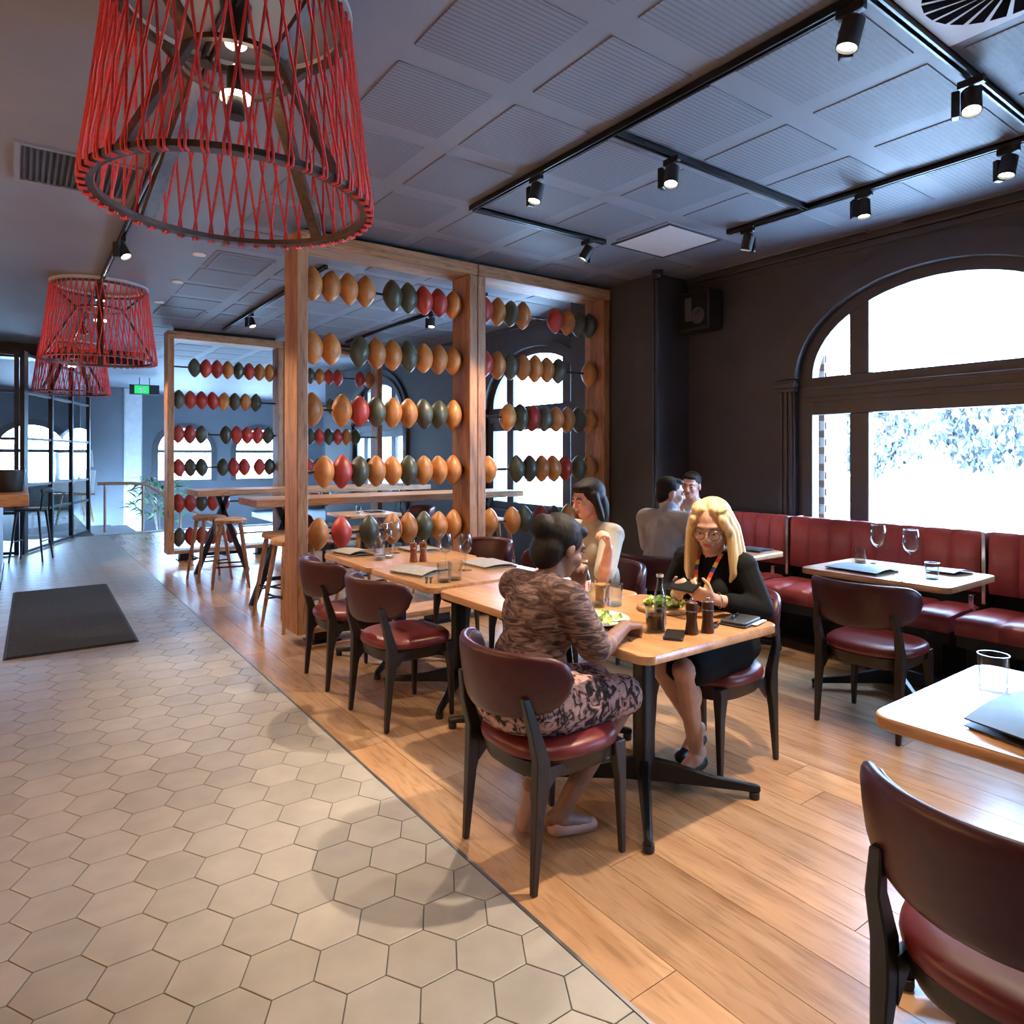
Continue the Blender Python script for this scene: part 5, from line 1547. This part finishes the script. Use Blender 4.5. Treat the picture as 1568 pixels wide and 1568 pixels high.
def build_person(label, loc, rz, J, skin, tops, skirt=None, hair=None, group='diners', bare_leg=True, voxel=0.0065, curlL=0.7, curlR=0.7, female=True, ks=1.0, legskin=None):
    t = thing('person', label, 'person', loc, rz, group)
    j = {a: V(b) for a, b in J.items() if not isinstance(b, Matrix)}
    M = J['M']
    g = G()
    hw, sh = (0.155, 0.085) if female else (0.15, 0.095)
    # trunk
    g.ell(j['pelvis'] + V((0, 0, 0.02)), (0.115, 0.165, 0.115)); g.ell(j['waist'], (0.098, 0.132, 0.13))
    g.ell(j['chest'] - V((0.0, 0, 0.03)), (0.105, 0.15, 0.15)); g.cap(j['pelvis'], j['chest'], 0.105, 0.105)
    g.cap(j['shL'], j['shR'], 0.058, 0.058); g.cap(j['chest'], j['neck'] - V((0.01, 0, 0.03)), 0.10, 0.055)
    g.cap(j['neck'] - V((0, 0, 0.05)), j['head'] + M @ V((-0.025, 0, -0.03)), 0.053 if female else 0.060, 0.050 if female else 0.058)
    head(g, j['head'], M)
    for s in 'LR':
        g.cap(j['sh'+s], j['el'+s], 0.050, 0.039); g.cap(j['el'+s], j['wr'+s], 0.038, 0.025)
        mid = j['el'+s]*0.7 + j['wr'+s]*0.3; g.ell(mid, (0.040, 0.040, 0.040))
        hand(g, j['wr'+s], J['hd'+s], J['hn'+s], 1 if s == 'L' else -1, curlL if s == 'L' else curlR)
        hp = j['pelvis'] + V((0.02, 0.09 if s == 'L' else -0.09, -0.02))
        g.cap(hp, j['kn'+s], 0.088, 0.058); g.cap(j['kn'+s], j['an'+s], 0.054, 0.034)
        calf = j['kn'+s]*0.68 + j['an'+s]*0.32
        back = (j['an'+s]-j['kn'+s]).normalized()
        g.ell(calf + V((-0.014, 0, 0)), (0.052, 0.048, 0.075))
        g.ell(j['an'+s], (0.040, 0.034, 0.038))
        g.cap(j['an'+s] + V((0, 0, -0.02)), j['toe'+s], 0.036, 0.026)
        hl = j['an'+s] - (j['toe'+s]-j['an'+s]).normalized()*0.035; g.ell(hl - V((0, 0, 0.025)), (0.030, 0.028, 0.032))
    me = remesh(g, voxel, 2, 'body'); me.materials.append(MT[skin])
    body = link('body', me, None, t)
    return t, j, M
def top_geo(j, sleeve=1.0, ext=0.014, wide=0.0, hem=0.0):
    g = G()
    g.ell(j['pelvis'] + V((0, 0, 0.03)), (0.122+ext, 0.168+ext, 0.12)); g.ell(j['waist'], (0.102+ext, 0.138+ext+wide, 0.14))
    g.ell(j['chest'] - V((0, 0, 0.03)), (0.110+ext, 0.155+ext, 0.155)); g.cap(j['pelvis'], j['chest'], 0.108+ext, 0.108+ext)
    g.cap(j['shL'], j['shR'], 0.060+ext*0.8, 0.060+ext*0.8); g.cap(j['chest'], j['neck'] - V((0.012, 0, 0.045)), 0.10+ext, 0.062+ext*0.6)
    for s in 'LR':
        a, b, c = j['sh'+s], j['el'+s], j['wr'+s]
        if sleeve <= 1: g.cap(a, a.lerp(b, sleeve), 0.052+ext, 0.045+ext)
        else:
            g.cap(a, b, 0.052+ext, 0.042+ext); g.cap(b, b.lerp(c, sleeve-1), 0.042+ext, 0.032+ext)
    return g
def bust(g, j, M=None, s=0.0):
    for q in (-1, 1): g.ell(j['chest'] + V((0.085, q*0.07, -0.05)), (0.065, 0.068, 0.065))
    return g

# ---- blonde woman in black, looking at her phone
J = dict(pelvis=(0, 0, 0.565), waist=(0.03, 0.0, 0.70), chest=(0.09, 0.03, 0.885), neck=(0.135, 0.055, 1.025), head=(0.185, 0.075, 1.135),
         shL=(0.10, 0.185, 0.955), shR=(0.10, -0.135, 0.955), elL=(0.10, 0.285, 0.775), elR=(0.16, -0.19, 0.785), wrL=(0.32, 0.185, 0.835), wrR=(0.335, 0.005, 0.825),
         knL=(0.44, 0.13, 0.525), knR=(0.43, -0.03, 0.525), anL=(0.27, 0.06, 0.10), anR=(0.12, -0.06, 0.13), toeL=(0.40, 0.07, 0.035), toeR=(0.22, -0.06, 0.03),
         hdL=(0.75, -0.45, 0.35), hnL=(-0.2, -0.7, 0.6), hdR=(0.75, 0.5, 0.35), hnR=(-0.2, 0.7, 0.6), M=headrot(24, 20, 0))
t, j, M = build_person('blonde woman in black looking down at her phone', (2.80, 2.08, 0), R(180), J, 'skin', None, curlL=0.85, curlR=0.75)
face_bits(t, j['head'], M, 'skin', brow='brownhair')
g = bust(top_geo(j, 1.62, 0.014), j); me = remesh(g, 0.008, 3, 'black_top'); me.materials.append(MT['blackcloth']); link('black_top', me, None, t)
g = G().ell(j['pelvis'] + V((0, 0, -0.01)), (0.15, 0.195, 0.115))
g.cap(j['pelvis'] + V((0.03, 0.085, -0.02)), j['knL'] + V((-0.06, 0, 0)), 0.110, 0.082).cap(j['pelvis'] + V((0.03, -0.085, -0.02)), j['knR'] + V((-0.06, 0, 0)), 0.110, 0.082)
g.cap(j['pelvis'] + V((0.1, 0, -0.02)), (j['knL']+j['knR'])/2 + V((-0.07, 0, -0.01)), 0.105, 0.080)
me = remesh(g, 0.008, 3, 'skirt'); me.materials.append(MT['blackcloth']); link('skirt', me, None, t)
for s in 'LR':
    g = G().cap(j['an'+s] + V((-0.03, 0, -0.055)), j['toe'+s] + V((0.02, 0, -0.004)), 0.033, 0.031)
    if s == 'L': g.cap(j['anL'] + V((-0.045, 0, -0.03)), (j['anL'].x-0.05, j['anL'].y, 0.008), 0.014, 0.007)
    me = remesh(g, 0.006, 1, 'shoe'); me.materials.append(MT['shoe']); link('shoe', me, None, t)
# hair: crown cap plus long locks on both sides
c = j['head']; P = lambda x, y, z: c + M @ V((x, y, z))
g = G().ell(P(-0.040, 0, 0.046), (0.096, 0.090, 0.086), M).ell(P(-0.055, 0, -0.03), (0.072, 0.088, 0.11), M)
g.ell(P(-0.006, 0.036, 0.098), (0.064, 0.050, 0.026), M).ell(P(-0.010, -0.040, 0.096), (0.062, 0.046, 0.026), M)
for s in (-1, 1): g.cap(P(0.040, s*0.024, 0.106), P(0.040, s*0.070, 0.050), 0.014, 0.018)
for s in (-1, 1):
    for k, (ox, r0) in enumerate(((0.030, 0.022), (-0.005, 0.030), (-0.04, 0.034))):
        p0 = P(ox+0.018, s*0.066, 0.060); p1 = P(ox*0.9, s*0.092, -0.02)
        p2 = V((p1.x-0.012+ox*0.3, p1.y+s*0.010, c.z-0.12)); p3 = V((p2.x+0.0, p2.y+s*0.006-0.004*k, c.z-0.205-0.018*k)); p4 = V((p3.x+0.012, p3.y-s*0.010, c.z-0.262+0.02*abs(k-1)))
        for a, b, ra, rb2 in ((p0, p1, r0, r0), (p1, p2, r0, r0*1.05), (p2, p3, r0*1.05, r0*0.9), (p3, p4, r0*0.9, 0.008)): g.cap(a, b, ra, rb2)
me = remesh(g, 0.0058, 2, 'hair'); me.materials.append(MT['blonde']); link('hair', me, None, t)
# spectacles
sp = obj('spectacles', G().tube([P(0.104, -0.008, 0.010), P(0.107, 0, 0.013), P(0.104, 0.008, 0.010)], 0.0018, 6), 'shade', t)
for s in (-1, 1):
    g = G(); pts = [P(0.102-0.014*(abs(0.034+0.027*math.cos(a))-0.01)*4*0.25, s*(0.034+0.027*math.cos(a)), 0.004+0.021*math.sin(a)) for a in [2*math.pi*i/20 for i in range(21)]]
    g.tube(pts, 0.0018, 6); obj('rim', g, 'shade', sp)
    g = G(); ctr = P(0.101, s*0.034, 0.004); vs = [ctr] + pts[:-1]; g.add(vs, [(0, i, i % 20 + 1) for i in range(1, 21)])
    obj('lens', g, 'glass', sp)
    obj('temple', G().tube([P(0.094, s*0.061, 0.010), P(0.02, s*0.083, 0.006)], 0.002, 6), 'shade', sp)
# coloured lanyard
def ribbon(pts, w, nrm, cols, parent):
    pts = [V(p) for p in pts]; n = len(pts)-1
    for i in range(n):
        d = (pts[i+1]-pts[i]).normalized(); sd = d.cross(V(nrm)).normalized()*w/2; nn = V(nrm).normalized()*0.0012
        g = G().loft([[p+sd+nn, p-sd+nn, p-sd-nn, p+sd-nn] for p in (pts[i], pts[i+1])])
        obj('lanyard_band', g, cols[i % len(cols)], parent)
lan = obj('lanyard', G().box(-0.012, 0.012, -0.004, 0.004, -0.03, 0.0), 'chrome', t, loc=(0.285, 0.075, 0.795))
cl = ['lan_org', 'lan_red', 'lan_yel', 'lan_blue', 'lan_red', 'lan_org', 'lan_yel', 'lan_blue', 'lan_red']
for s in (-1, 1):
    a = V((0.170, 0.06+s*0.062, 1.015)) - V(lan.location); b = V((0.283, 0.078+s*0.012, 0.80)) - V(lan.location)
    m1 = V((0.245, 0.07+s*0.045, 0.935)) - V(lan.location)
    pts = [(a*(1-q)**2 + m1*2*q*(1-q) + b*q*q) for q in [i/9 for i in range(10)]]
    ribbon(pts, 0.020, (1, 0, 0.35), cl, lan)
obj('bracelet', G().tube([V(j['wrL']) + V((0.0, 0.0, 0.0)) + 0.034*(V((0.45, 0.75, 0)).normalized()*math.cos(a) + V((0, 0, 1))*math.sin(a)) - V((0.03, -0.014, 0.008)) for a in [2*math.pi*i/18 for i in range(19)]], 0.0025, 6), 'chrome', t)
# the phone she holds
wv = Matrix.Rotation(R(180), 4, 'Z')
ph = thing('held_phone', 'dark phone held in the hands of the blonde woman', 'phone', (2.80-0.405, 2.08-0.095, 0.888), R(90))
obj('phone_body', G().cbox((0, 0, 0), (0.145, 0.074, 0.009), Euler((R(-28), 0, 0)).to_matrix()), 'phone', ph, bevel=0.002)
obj('screen', G().cbox((0, 0.0, 0.005), (0.130, 0.066, 0.001), Euler((R(-28), 0, 0)).to_matrix()), 'black', ph)

# ---- woman in the printed dress
J = dict(pelvis=(-0.03, 0, 0.57), waist=(-0.015, 0.0, 0.71), chest=(0.03, 0.0, 0.885), neck=(0.09, 0.015, 1.015), head=(0.155, 0.02, 1.11),
         shL=(0.045, 0.165, 0.95), shR=(0.035, -0.165, 0.95), elL=(0.26, 0.20, 0.800), elR=(0.11, -0.235, 0.765), wrL=(0.295, 0.075, 0.955), wrR=(0.335, -0.15, 0.812),
         knL=(0.40, 0.07, 0.53), knR=(0.41, -0.09, 0.525), anL=(0.06, 0.08, 0.19), anR=(0.13, 0.0, 0.085), toeL=(0.03, 0.09, 0.05), toeR=(0.25, -0.03, 0.03),
         hdL=(-0.25, -0.35, 0.9), hnL=(-0.8, -0.5, -0.3), hdR=(0.85, 0.30, -0.10), hnR=(0.1, 0.1, -1), M=headrot(-6, 24, 0))
t, j, M = build_person('woman in a printed brown dress seen from behind, hand at mouth', (1.555, 2.0, 0), 0, J, 'skin_brown', None, curlL=0.9, curlR=0.8)
face_bits(t, j['head'], M, 'skin_brown', brow='darkhair')
g = bust(top_geo(j, 0.85, 0.018, 0.01), j); me = remesh(g, 0.008, 3, 'dress_bodice'); me.materials.append(MT['dresstop']); link('dress_bodice', me, None, t)
g = G().ell(j['pelvis'] + V((0.0, 0, -0.015)), (0.185, 0.215, 0.105)).ell(j['pelvis'] + V((-0.02, 0, 0.06)), (0.15, 0.185, 0.12))
for s in 'LR': g.cap(j['pelvis'] + V((0.05, 0.08 if s == 'L' else -0.09, -0.02)), j['kn'+s] + V((-0.03, 0, -0.005)), 0.115, 0.083)
g.cap(j['pelvis'] + V((0.1, 0, -0.02)), (j['knL']+j['knR'])/2 + V((-0.05, 0, -0.015)), 0.108, 0.080)
me = remesh(g, 0.008, 3, 'dress_skirt'); me.materials.append(MT['dressskirt']); link('dress_skirt', me, None, t)
g = G().ell(j['head'] + M @ V((-0.030, 0, 0.038)), (0.100, 0.090, 0.092), M).ell(j['head'] + M @ V((-0.060, 0, -0.025)), (0.062, 0.084, 0.085), M).ell(j['head'] + M @ V((0.02, 0, 0.085)), (0.065, 0.070, 0.032), M)
g.ell(j['head'] + M @ V((-0.115, 0, 0.045)), (0.048, 0.055, 0.05), M)
me = remesh(g, 0.007, 2, 'hair'); me.materials.append(MT['darkhair']); link('hair', me, None, t)
for s in 'LR':
    d = (j['toe'+s]-j['an'+s]).normalized()
    g = G().cap(j['an'+s] + V((-0.02, 0, -0.045)) if s == 'R' else j['an'+s] - d*0.01, j['toe'+s] + d*0.012 - V((0, 0, 0.006 if s == 'R' else 0)), 0.034, 0.030)
    me = remesh(g, 0.006, 1, 'shoe'); me.materials.append(MT['shoe_pink']); link('shoe', me, None, t)
fk = thing('fork', 'silver fork held by the woman in the printed dress', 'fork', (1.555+0.42, 2.0-0.085, 0.79), R(75))
g = G().tube([(-0.07, 0, 0.02), (0.03, 0, 0.0), (0.07, 0, -0.002)], 0.003, 6)
obj('handle', g, 'chrome', fk)
g = G()
for k in range(4): g.tube([(0.07, -0.009+k*0.006, -0.002), (0.11, -0.009+k*0.006, -0.008)], 0.0013, 5)
g.box(0.062, 0.075, -0.011, 0.011, -0.004, 0.0); obj('tines', g, 'chrome', fk)

# ---- person in the cream blouse
J = dict(pelvis=(0, 0, 0.57), waist=(0.02, 0, 0.73), chest=(0.05, 0.02, 0.94), neck=(0.085, 0.03, 1.09), head=(0.125, 0.04, 1.205),
         shL=(0.06, 0.185, 1.0), shR=(0.06, -0.155, 1.0), elL=(0.25, 0.31, 0.795), elR=(0.22, -0.19, 0.79), wrL=(0.275, 0.375, 0.96), wrR=(0.40, -0.06, 0.80),
         knL=(0.42, 0.10, 0.53), knR=(0.42, -0.10, 0.53), anL=(0.34, 0.10, 0.09), anR=(0.34, -0.10, 0.09), toeL=(0.46, 0.11, 0.03), toeR=(0.46, -0.11, 0.03),
         hdL=(0.25, 0.15, 0.95), hnL=(0.8, -0.6, -0.1), hdR=(0.8, 0.5, -0.1), hnR=(0, 0, -1), M=headrot(-8, 14, 0))
t, j, M = build_person('person in a cream blouse with dark hair and one fist raised', (2.88, 3.05, 0), R(180), J, 'skin_pink', None, curlL=1.05, curlR=0.5)
face_bits(t, j['head'], M, 'skin_pink')
g = bust(top_geo(j, 0.9, 0.018, 0.02), j); me = remesh(g, 0.008, 3, 'cream_blouse'); me.materials.append(MT['creamcloth']); link('cream_blouse', me, None, t)
g = G().ell(j['pelvis'] + V((0, 0, -0.01)), (0.15, 0.19, 0.115))
for s in 'LR': g.cap(j['pelvis'] + V((0.03, 0.09 if s == 'L' else -0.09, -0.02)), j['kn'+s], 0.105, 0.075).cap(j['kn'+s], j['an'+s] + V((0, 0, 0.04)), 0.072, 0.052)
me = remesh(g, 0.009, 3, 'trousers'); me.materials.append(MT['blackcloth']); link('trousers', me, None, t)
g = G().ell(j['head'] + M @ V((-0.028, 0, 0.040)), (0.100, 0.090, 0.090), M).ell(j['head'] + M @ V((-0.060, 0, -0.05)), (0.062, 0.088, 0.12), M).ell(j['head'] + M @ V((0.02, 0, 0.084)), (0.066, 0.072, 0.034), M)
for s in (-1, 1): g.cap(j['head'] + M @ V((0.0, s*0.078, 0.03)), j['head'] + M @ V((-0.02, s*0.082, -0.12)), 0.026, 0.018)
me = remesh(g, 0.008, 2, 'hair'); me.materials.append(MT['darkhair']); link('hair', me, None, t)
for s in 'LR':
    me = remesh(G().cap(j['an'+s] + V((-0.03, 0, -0.052)), j['toe'+s] + V((0.01, 0, 0.004)), 0.036, 0.033), 0.007, 1, 'shoe'); me.materials.append(MT['shoe']); link('shoe', me, None, t)

# ---- man in the grey shirt, back to the room
J = dict(pelvis=(0, 0, 0.57), waist=(0.02, 0, 0.73), chest=(0.055, 0.0, 0.945), neck=(0.09, 0.02, 1.085), head=(0.125, 0.035, 1.195),
         shL=(0.055, 0.205, 1.01), shR=(0.055, -0.205, 1.01), elL=(0.17, 0.29, 0.80), elR=(0.20, -0.29, 0.80), wrL=(0.40, 0.17, 0.795), wrR=(0.40, -0.14, 0.80),
         knL=(0.42, 0.13, 0.53), knR=(0.42, -0.13, 0.53), anL=(0.40, 0.13, 0.09), anR=(0.36, -0.14, 0.09), toeL=(0.53, 0.14, 0.03), toeR=(0.49, -0.15, 0.03),
         hdL=(0.85, -0.3, -0.05), hnL=(0, 0, -1), hdR=(0.85, 0.3, -0.05), hnR=(0, 0, -1), M=headrot(-34, 8, 0))
t, j, M = build_person('man in a grey shirt seated with his back to the room', (3.66, 3.22, 0), R(0), J, 'skin_pink', None, curlL=0.5, curlR=0.5, female=False, voxel=0.0075)
face_bits(t, j['head'], M, 'skin_pink', brow='darkhair')
g = top_geo(j, 1.8, 0.022, 0.02)
g.cap(j['neck'] + V((-0.02, 0, -0.03)), j['neck'] + V((0.0, 0, 0.0)), 0.068, 0.066)
me = remesh(g, 0.008, 3, 'grey_shirt'); me.materials.append(MT['greycloth']); link('grey_shirt', me, None, t)
g = G().ell(j['pelvis'] + V((0, 0, -0.01)), (0.15, 0.19, 0.115))
for s in 'LR': g.cap(j['pelvis'] + V((0.03, 0.09 if s == 'L' else -0.09, -0.02)), j['kn'+s], 0.105, 0.078).cap(j['kn'+s], j['an'+s] + V((0, 0, 0.04)), 0.075, 0.056)
me = remesh(g, 0.009, 3, 'trousers'); me.materials.append(MT['blackcloth']); link('trousers', me, None, t)
def short_hair(j, M, t, m='darkhair'):
    c = j['head']
    g = G().ell(c + M @ V((-0.024, 0, 0.044)), (0.094, 0.083, 0.083), M).ell(c + M @ V((-0.055, 0, -0.01)), (0.058, 0.074, 0.075), M).ell(c + M @ V((0.03, 0, 0.093)), (0.055, 0.060, 0.024), M)
    me = remesh(g, 0.007, 2, 'hair'); me.materials.append(MT[m]); link('hair', me, None, t)
short_hair(j, M, t)
for s in 'LR':
    me = remesh(G().cap(j['an'+s] + V((-0.03, 0, -0.052)), j['toe'+s] + V((0.01, 0, 0.004)), 0.038, 0.034), 0.007, 1, 'shoe'); me.materials.append(MT['shoe']); link('shoe', me, None, t)
obj('wrist_band', G().tube([V(j['wrL']) - V((0.05, -0.025, 0)) + 0.042*V((0.45*math.cos(a), 0.85*math.cos(a), math.sin(a))) for a in [2*math.pi*i/18 for i in range(19)]], 0.006, 6), 'lan_blue', t)

# ---- smiling man on the bench, facing the room
J = dict(pelvis=(0, 0, 0.58), waist=(0.02, 0, 0.74), chest=(0.06, 0.0, 0.95), neck=(0.10, 0.0, 1.09), head=(0.14, 0.01, 1.205),
         shL=(0.07, 0.20, 1.01), shR=(0.07, -0.20, 1.01), elL=(0.22, 0.24, 0.80), elR=(0.22, -0.24, 0.80), wrL=(0.36, 0.10, 0.92), wrR=(0.40, -0.08, 0.80),
         knL=(0.40, 0.11, 0.54), knR=(0.40, -0.11, 0.54), anL=(0.36, 0.12, 0.09), anR=(0.36, -0.12, 0.09), toeL=(0.48, 0.13, 0.03), toeR=(0.48, -0.13, 0.03),
         hdL=(0.2, -0.6, 0.75), hnL=(-0.8, -0.5, 0), hdR=(0.85, 0.3, -0.05), hnR=(0, 0, -1), M=headrot(22, 12, -6))
t, j, M = build_person('smiling man in a pale shirt on the bench behind the blonde woman', (4.93, 3.90, -0.0), R(180), J, 'skin_pink', None, curlL=0.8, curlR=0.5, female=False, voxel=0.0075)
face_bits(t, j['head'], M, 'skin_pink', brow='darkhair')
me = remesh(top_geo(j, 1.75, 0.020, 0.02), 0.008, 3, 'pale_shirt'); me.materials.append(MT['palecloth']); link('pale_shirt', me, None, t)
g = G().ell(j['pelvis'] + V((0, 0, -0.01)), (0.15, 0.19, 0.115))
for s in 'LR': g.cap(j['pelvis'] + V((0.03, 0.09 if s == 'L' else -0.09, -0.02)), j['kn'+s], 0.105, 0.078).cap(j['kn'+s], j['an'+s] + V((0, 0, 0.04)), 0.075, 0.056)
me = remesh(g, 0.009, 3, 'trousers'); me.materials.append(MT['blackcloth']); link('trousers', me, None, t)
short_hair(j, M, t)
for s in 'LR':
    me = remesh(G().cap(j['an'+s] + V((-0.03, 0, -0.052)), j['toe'+s] + V((0.01, 0, 0.004)), 0.038, 0.034), 0.007, 1, 'shoe'); me.materials.append(MT['shoe']); link('shoe', me, None, t)
